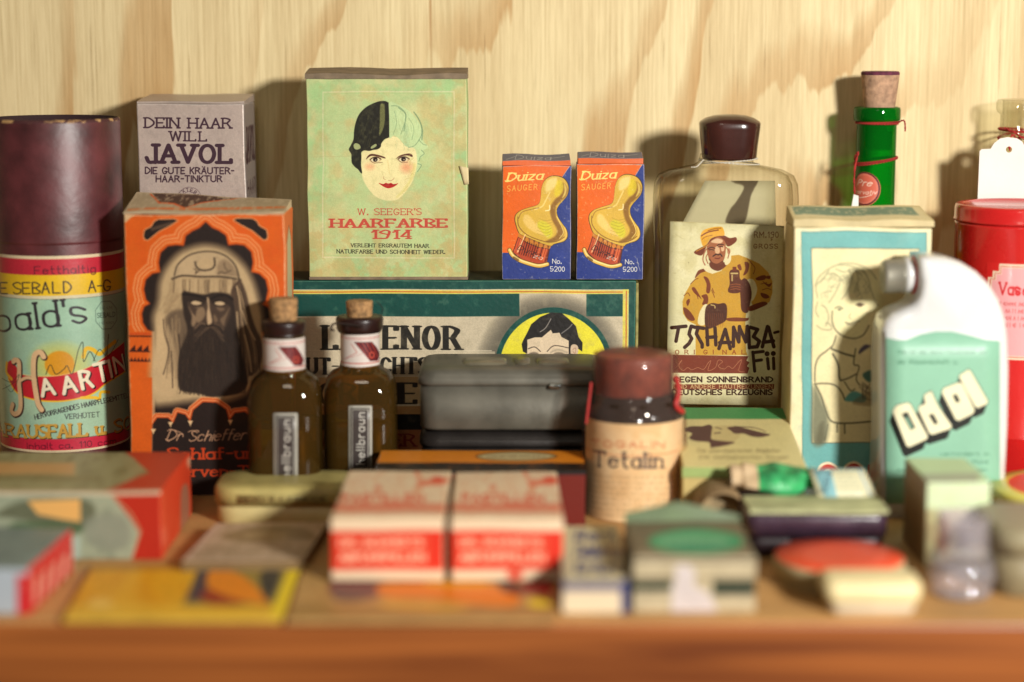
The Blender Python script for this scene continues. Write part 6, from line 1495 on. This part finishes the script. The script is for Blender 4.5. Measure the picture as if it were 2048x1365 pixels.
def red_white():
    CRM = (218, 192, 160); RD = (206, 48, 30)
    body = mat('cream_pill_card', (208, 184, 150), .5)
    for k, (xa, xb, lab) in enumerate(((661, 888, 'left one of the two red and white medicine boxes in the front row'), (902, 1126, 'right one of the two red and white medicine boxes in the front row'))):
        def top(A, o=xa - 661, xa=xa, xb=xb):
            A.im[:] = np.array(CRM) / 255; A.stain((224, 206, 172), 20, .4, .7, .5, 3)
            A.rect(xa - 60, 1008, xb + 60, 1024, (206, 84, 60), .8, 3); A.stain((212, 150, 110), 7, .5, .7, .4, 8)
            A.ell(875 + (o and 225), 962, 14, 8, RD, .85, 5); A.fill([(832 + o * .92, 962), (900 + o * .92, 958), (895 + o * .92, 966), (840 + o * .92, 974)], (214, 100, 70), .8, 5)
            A.ell(835 + o * .95, 978, 8, 6, (206, 120, 84), .7, 4); A.ell(757 + o * .95, 976, 8, 7, (210, 120, 90), .7, 4); A.line([(832 + o * .9, 942), (838 + o * .9, 955)], 8, (216, 120, 90), .6, 4)
            A.txt("PASTILLEN", xa + 24, 1004, 14, 160, (206, 70, 46), .30)
        def fr(A, xa=xa, xb=xb, k=k):
            A.im[:] = np.array(CRM) / 255; A.rect(xa, 1062, xb, 1140, RD); A.rect(xa + 14, 1070, xb - 30, 1132, (210, 74, 50), .8, 3)
            A.txt("DR. SCHMIDTS", xa + 18, 1092, 14, xb - xa - 62, (240, 190, 160), .26, a=.85); A.txt("ABFUHRPILLEN", xa + 18, 1122, 15, xb - xa - 56, (240, 190, 160), .28, a=.85)
            if k: A.ell(1030, 1150, 16, 12, (200, 60, 40), .8, 6)
            A.line([(xa, 1136), (xb, 1136)], 2, (220, 110, 80), .6)
        flat_box('carton', lab, 'box', xa, xb, 1110, .784, .872, .0030, .0305 - k * .0004, body, top, fr, group='red and white medicine boxes', seed=44 + k, scale=1.0, yaw=math.radians(.5 if k else -.3))
red_white()

def blue_cream():
    BL = (58, 62, 104); CRM = (200, 188, 150)
    def top(A):
        A.im[:] = np.array(CRM) / 255; A.stain((180, 168, 130), 14, .4, .7, .5, 2)
        A.txt("Berl.", 1150, 1080, 18, 80, BL, .26, slant=.3, a=.9); A.txt("Tabletten", 1146, 1114, 22, 92, BL, .26, slant=.3, a=.9); A.txt("Erfurt", 1150, 1146, 20, 88, BL, .28, slant=.25, a=.95); A.ell(1222, 1100, 16, 14, (170, 140, 100), .6, 6)
        A.rect(1251, 1040, 1272, 1165, BL, .95, 2); A.line([(1145, 1050), (1128, 1165)], 4, (110, 110, 130), .6, 2)
    def fr(A):
        A.im[:] = np.array((216, 196, 164)) / 255; A.rect(1110, 1160, 1270, 1182, (96, 92, 112), .9, 3); A.rect(1243, 1150, 1264, 1250, BL, .95, 2); A.rect(1118, 1232, 1250, 1246, (180, 140, 110), .7, 4)
    flat_box('carton', 'flat cream box with dark blue lettering and blue edges, left of the green pastille box', 'box', 1124, 1258, 1200, .748, .836, 0, .0140, mat('blue_edge_card', (70, 72, 112), .5), top, fr, seed=47)
blue_cream()
def pastille():
    TP = (104, 94, 74)
    def top(A):
        A.im[:] = np.array(TP) / 255; A.stain((110, 100, 76), 16, .4, .7, .6, 3); A.rect(1270, 1104, 1540, 1125, (150, 138, 112), .6, 4)
        A.ell(1392, 1084, 96, 26, (50, 140, 96), 1, 3); A.ell(1384, 1082, 78, 15, (96, 160, 116), .8, 6); A.ell(1400, 1094, 70, 9, (22, 120, 92), .7, 5); A.txt("PASTILLEN", 1326, 1091, 12, 130, (150, 190, 150), .2, a=.6)
    def fr(A):
        A.im[:] = np.array((188, 172, 140)) / 255; A.stain((160, 146, 116), 14, .4, .7, .5, 3)
        A.rect(1260, 1166, 1344, 1182, (6, 34, 24), 1, 2); A.rect(1426, 1164, 1530, 1188, (6, 34, 24), 1, 2); A.rect(1262, 1120, 1530, 1126, (70, 64, 50), .8, 3); A.rect(1262, 1150, 1350, 1164, (90, 84, 66), .7, 3); A.rect(1425, 1150, 1530, 1164, (90, 84, 66), .7, 3); A.rect(1260, 1150, 1530, 1164, (150, 134, 104), .6, 5); A.rect(1260, 1188, 1530, 1200, (140, 128, 104), .5, 5)
        A.fill([(1352, 1135), (1378, 1132), (1392, 1150), (1388, 1170), (1420, 1190), (1434, 1225), (1425, 1245), (1350, 1245), (1345, 1190), (1352, 1160)], (196, 184, 180), 1, 4, True); A.line([(1360, 1160), (1372, 1190), (1400, 1206)], 3, (140, 128, 128), .6, 3)
    r, x0, x1 = flat_box('carton', 'grey-brown pastille box with a green oval on top and a white figure on its front', 'box', 1266, 1512, 1180, .750, .808, 0, .0232, mat('taupe_card', TP, .5), top, fr, seed=48)
    # raised back flap, cut to a low point
    m = mat('grey_green_flap', (96, 112, 78), .55, var=.15)
    yb = .807; n = 16; V = []; Fc = []; w = x1 - x0
    for side in (0, .0009):
        for i in range(n + 1):
            u = i / n; h = .0028 + .0062 * (1 - abs(u - .46) / .54) ** 1.0
            V.append((x0 + w * u, yb + side, .0225)); V.append((x0 + w * u, yb + side + .002, .0225 + h))
    k = 2 * (n + 1)
    for i in range(n):
        a = 2 * i; Fc += [[a, a + 2, a + 3, a + 1], [a + k, a + 1 + k, a + 3 + k, a + 2 + k], [a + 1, a + 3, a + 3 + k, a + 1 + k]]
    mesh('back_flap', V, Fc, m, None, None, r)
pastille()

def purple_tin():
    PU = mat('dark_purple_tin', (62, 44, 58), .25, var=.2, spec=.6, coat=.3)
    PD = mat('very_dark_body', (32, 20, 24), .35, var=.2)
    yf, yb = .830, .902; x0 = xat(1494, 1060, yf); x1 = xat(1778, 1060, yf); cx = (x0 + x1) / 2; hx = (x1 - x0) / 2; cy = (yf + yb) / 2; hy = (yb - yf) / 2
    r = thing('tin', 'dark purple lidded tin with a pale paper sheet on top, behind the red disc', 'tin', (cx, cy, 0))
    loft('body', [(0, hx * .95, hy * .92, .005), (.0105, hx * .96, hy * .95, .005)], cx, cy, PD, r)
    loft('lid', [(.0100, hx * .98, hy * .98, .006), (.0098, hx, hy, .006), (.0185, hx, hy, .006), (.0197, hx * .985, hy * .98, .006), (.0200, hx * .95, hy * .94, .005)], cx, cy, PU, r)
    q = [proj(x0 + .02, yf + .0012, .0092), proj(x1 - .02, yf + .0012, .0092), proj(x1 - .02, yf + .0012, .002), proj(x0 + .02, yf + .0012, .002)]
    A = Art(q, (38, 24, 28), 1, size=(240, 40)); A.txt("WYBERT GMBH", q[3][0] + 30, q[3][1] - 6, 14, 110, (130, 112, 104), .2)
    patch('front_plate', [(x0 + .02, yf + .0012, .0092), (x1 - .02, yf + .0012, .0092), (x1 - .02, yf + .0012, .002), (x0 + .02, yf + .0012, .002)], artmat('purple_tin_plate', A, .4), r, 2, .0002)
    top = (196, 196, 150)
    flat_box('paper', 'pale green folded paper lying on the dark purple tin', 'paper', 1500, 1776, 1020, yf + .002, yf + .030, .0201, .0217, mat('pale_sheet', (176, 178, 132), .7, var=.2), bevel=.0003, warp=.001, seed=50)
    # crumpled green packet
    yc = .872; cxp = xat(1545, 975, yc); n = 26; V = []; Fc = []
    r2 = thing('packet', 'crumpled green and cream twisted paper packet on the dark purple tin', 'packet', (cxp, yc, .0200))
    L = .0195
    for j in range(n + 1):
        t = j / n * 2 - 1; rad = .0076 * (1 - .25 * t * t) * (1.0 if abs(t) < .7 else .72 + .9 * (abs(t) - .7))
        for i in range(16):
            a = 2 * math.pi * i / 16; rd = rad * (1 + .5 * nz(t * .02, math.sin(a) * .01, math.cos(a) * .01, 90, 3))
            V.append((cxp + t * L, yc + rd * 1.2 * math.cos(a), .0200 + .0066 + rd * .9 * math.sin(a)))
    fm = []
    for j in range(n):
        t = j / n * 2 - 1
        for i in range(16):
            Fc.append([j * 16 + i, j * 16 + (i + 1) % 16, (j + 1) * 16 + (i + 1) % 16, (j + 1) * 16 + i]); fm.append(0 if -.45 < t < .85 else 1)
    mesh('wrapper', V, Fc, [mat('bright_green_print', (58, 160, 96), .4, var=.45, scale=110), mat('cream_twist_paper', (206, 178, 140), .6, var=.15)], fm, None, r2, smoothf=False)
    # blue and cream card leaning on the back of the tin
    q = [(1618, 938), (1728, 938), (1756, 1000), (1640, 1000)]
    Yb, Yf_ = .866, yat(1000, .0204)
    P3 = [at(1618, 938, Yb), at(1728, 938, Yb), at(1756, 1000, Yf_), at(1640, 1000, Yf_)]
    z0 = P3[3][2]
    A = Art(q, (206, 200, 164), 1.8); A.fill([(1626, 940), (1662, 940), (1676, 996), (1650, 996)], (126, 172, 178), 1, 1.5); A.line([(1718, 940), (1744, 998)], 3, (90, 140, 180), .8, 1); A.line([(1622, 940), (1728, 940)], 3, (110, 160, 170), .9, 1)
    for k in range(6): A.scrawl(1670 + k * 2.5, 953 + k * 8, 1716 + k * 3, 4, (110, 120, 110), .9, .7, k)
    A.txt("Saba", 1650, 988, 12, 44, (60, 80, 90), .16, ang=-72); A.line([(1640, 999), (1756, 999)], 3, (110, 170, 190), .8, 1)
    r3 = thing('card', 'small blue and cream printed card leaning behind the folded paper on the purple tin', 'card', ((P3[2][0] + P3[3][0]) / 2, Yf_, z0))
    patch('card', P3, artmat('blue_card_print', A, .4), r3, 3, .0012)
purple_tin()

def red_disc():
    yc = .7965; R = 132 / F * .83; cx = xat(1678, 1128, yc)
    r = thing('tin', 'low round ointment tin with orange-red lid disc and beige rim', 'tin', (cx, yc, 0))
    be = mat('beige_tin_side', (176, 160, 120), .45, var=.12); rd = mat('orange_red_disc', (214, 70, 38), .4, var=.06)
    lathe('body', [(R * .9, 0), (R * .94, .001), (R * .94, .0075)], cx, yc, be, r, 64)
    lathe('lid', [(R * .96, .0050), (R * .98, .0048), (R * .98, .0092), (R * .965, .0104), (R * .955, .0107)], cx, yc, be, r, 64)
    lathe('lid_disc', [(R * .957, .0106), (R * .945, .0112), (R * .5, .0116), (.0001, .0117)], cx, yc, rd, r, 64)
red_disc()
def cream_block():
    x0 = xat(1652, 1240, .745); x1 = xat(1842, 1240, .745); cx = (x0 + x1) / 2; hx = (x1 - x0) / 2
    r = thing('soap', 'cream coloured bar with rounded edges at the front edge of the shelf', 'soap', (cx, .755, 0))
    m = mat('cream_soap', (224, 206, 156), .45, var=.06, sub=.2); m2 = mat('greyer_soap_foot', (196, 178, 150), .5)
    loft('bar', [(.0050, hx * .96, .0112, .004), (.008, hx * 1.02, .0118, .005), (.0118, hx * 1.03, .0118, .005), (.0138, hx * .98, .010, .005), (.0142, hx * .85, .008, .004)], cx, .756, m, r)
    loft('foot', [(0, hx * .84, .0095, .004), (.001, hx * .88, .0104, .004), (.0049, hx * .93, .0108, .004)], cx, .756, m2, r)
cream_block()
def front_glass():
    yc = .776; k = yc / F * .985; cx = xat(1925, 1120, yc); z = lambda y: zat(y, yc)
    r = thing('glass_jar', 'small clear glass cup on a flared foot at the right front', 'jar', (cx, yc, 0))
    m = glassmat('cast_cup_glass', (250, 248, 250), (224, 218, 226), gloss=1.8, rough=.06, dens=.15, body=(244, 238, 244))
    zt = z(1028); zs = z(1112)
    lathe('foot', [(.0001, .0006), (58 * k, .0004), (63 * k, .0014), (64 * k, .0035), (60 * k, .0045), (59 * k, .0055), (68 * k, .0062), (70 * k, .0085), (66 * k, .0125), (60 * k, .0175), (56 * k, zs - .001), (52 * k, zs), (48 * k, zs - .0004), (46 * k, .016), (.0001, .0135)], cx, yc, m, r, 48)
    lathe('cup', [(.0001, zs + .0002), (46 * k, zs + .0002), (53 * k, zs + .0010), (55 * k, zs + .003), (54 * k, zt - .0012), (55 * k, zt - .0004), (53 * k, zt), (49 * k, zt - .0006), (47 * k, zs + .006), (.0001, zs + .0045)], cx, yc, m, r, 48)
    lathe('plug', [(.0001, zs + .0048), (12 * k, zs + .0050), (13 * k, zs + .0085), (10 * k, zs + .0105), (.0001, zs + .0107)], cx - 4 * k, yc, mat('grey_glass_plug', (96, 88, 98), .25), r, 24)
front_glass()
def green_small():
    def top(A):
        A.im[:] = np.array((176, 200, 150)) / 255; A.rect(1822, 948, 1958, 970, (140, 134, 116), .7, 5); A.line([(1800, 940), (1850, 985)], 12, (216, 196, 156), .8, 4); A.line([(1850, 984), (1975, 984)], 5, (206, 206, 160), .7, 3); A.ell(1962, 978, 12, 10, (226, 208, 176), .7, 6)
    def fr(A): A.im[:] = np.array((190, 204, 166)) / 255; A.rect(1845, 1020, 1985, 1200, (140, 120, 84), .8, 12); A.stain((190, 206, 150), 16, .5, .7, .4, 3)
    def lf(A): A.im[:] = np.array((146, 110, 70)) / 255; A.stain((120, 100, 58), 10, .4, .7, .5, 3); A.line([(1846, 985), (1846, 1160)], 5, (176, 160, 110), .7, 3)  # left face painted brown, its shadow put into the colour
    flat_box('carton', 'upright small green and cream box standing behind the clear glass cup', 'box', 1850, 1978, 1080, .816, .864, 0, .0385, mat('brown_green_card', (160, 140, 98), .6), top, fr, None, lf, seed=55)
green_small()
def yellow_tin():
    yc = .888; R = .041; cx = xat(1984, 1010, yc) + R
    r = thing('tin', 'round dark red tin with yellow rimmed lid at the right edge', 'tin', (cx, yc, 0))
    rd = mat('deep_red_enamel', (140, 12, 14), .3, var=.1, coat=.3); ye = mat('yellow_enamel', (220, 206, 90), .35, var=.05, coat=.3); rr = mat('orange_red_ring', (214, 66, 38), .35); cr = mat('cream_lid_centre', (214, 190, 146), .4)
    lathe('body', [(R * .9, 0), (R * .95, .001), (R * .95, .0130)], cx, yc, rd, r, 64)
    lathe('lid', [(R * .96, .0125), (R, .0125), (R, .0175), (R * .985, .0188), (R * .80, .0192), (R * .60, .0196), (.0001, .0198)], cx, yc, [ye, rr, cr], r, 64, fm=[0, 0, 0, 0, 1, 2])
yellow_tin()
def grey_tin():
    x0 = xat(2000, 1160, .765); hx = .028; cx = x0 + hx
    r = thing('tin', 'dull grey-beige rounded tin at the right front edge', 'tin', (cx, .793, 0))
    m = mat('grey_beige_enamel', (128, 116, 88), .5, var=.15)
    loft('body', [(0, hx * .94, .024, .010), (.001, hx * .96, .025, .011), (.019, hx * .97, .0255, .011)], cx, .795, m, r)
    loft('lid', [(.0185, hx * .98, .026, .012), (.0183, hx, .027, .012), (.0262, hx, .027, .012), (.0285, hx * .97, .025, .012), (.029, hx * .88, .022, .010)], cx, .795, mat('grey_beige_lid', (142, 132, 104), .45, var=.12), r)
grey_tin()
def goblet():
    yc = .965; k = yc / F * .99; cx = xat(2118, 760, yc); z = lambda y: zat(y, yc)
    r = thing('bottle', 'pale porcelain bottle cut off by the right edge of the picture', 'bottle', (cx, yc, 0))
    lathe('body', [(.0001, 0), (58 * k, 0), (62 * k, .002), (66 * k, z(955)), (78 * k, z(900)), (90 * k, z(830)), (95 * k, z(750)), (95 * k, z(680)), (90 * k, z(630)), (78 * k, z(598)), (50 * k, z(575)), (34 * k, z(560)), (30 * k, z(520))], cx, yc, mat('pale_lilac_porcelain', (206, 202, 206), .2, var=.03, coat=.4), r, 56)
    lathe('cap', [(32 * k, z(524)), (36 * k, z(522)), (36 * k, z(490)), (32 * k, z(484)), (.0001, z(483))], cx, yc, mat('grey_cap', (150, 148, 148), .4), r, 32)
goblet()
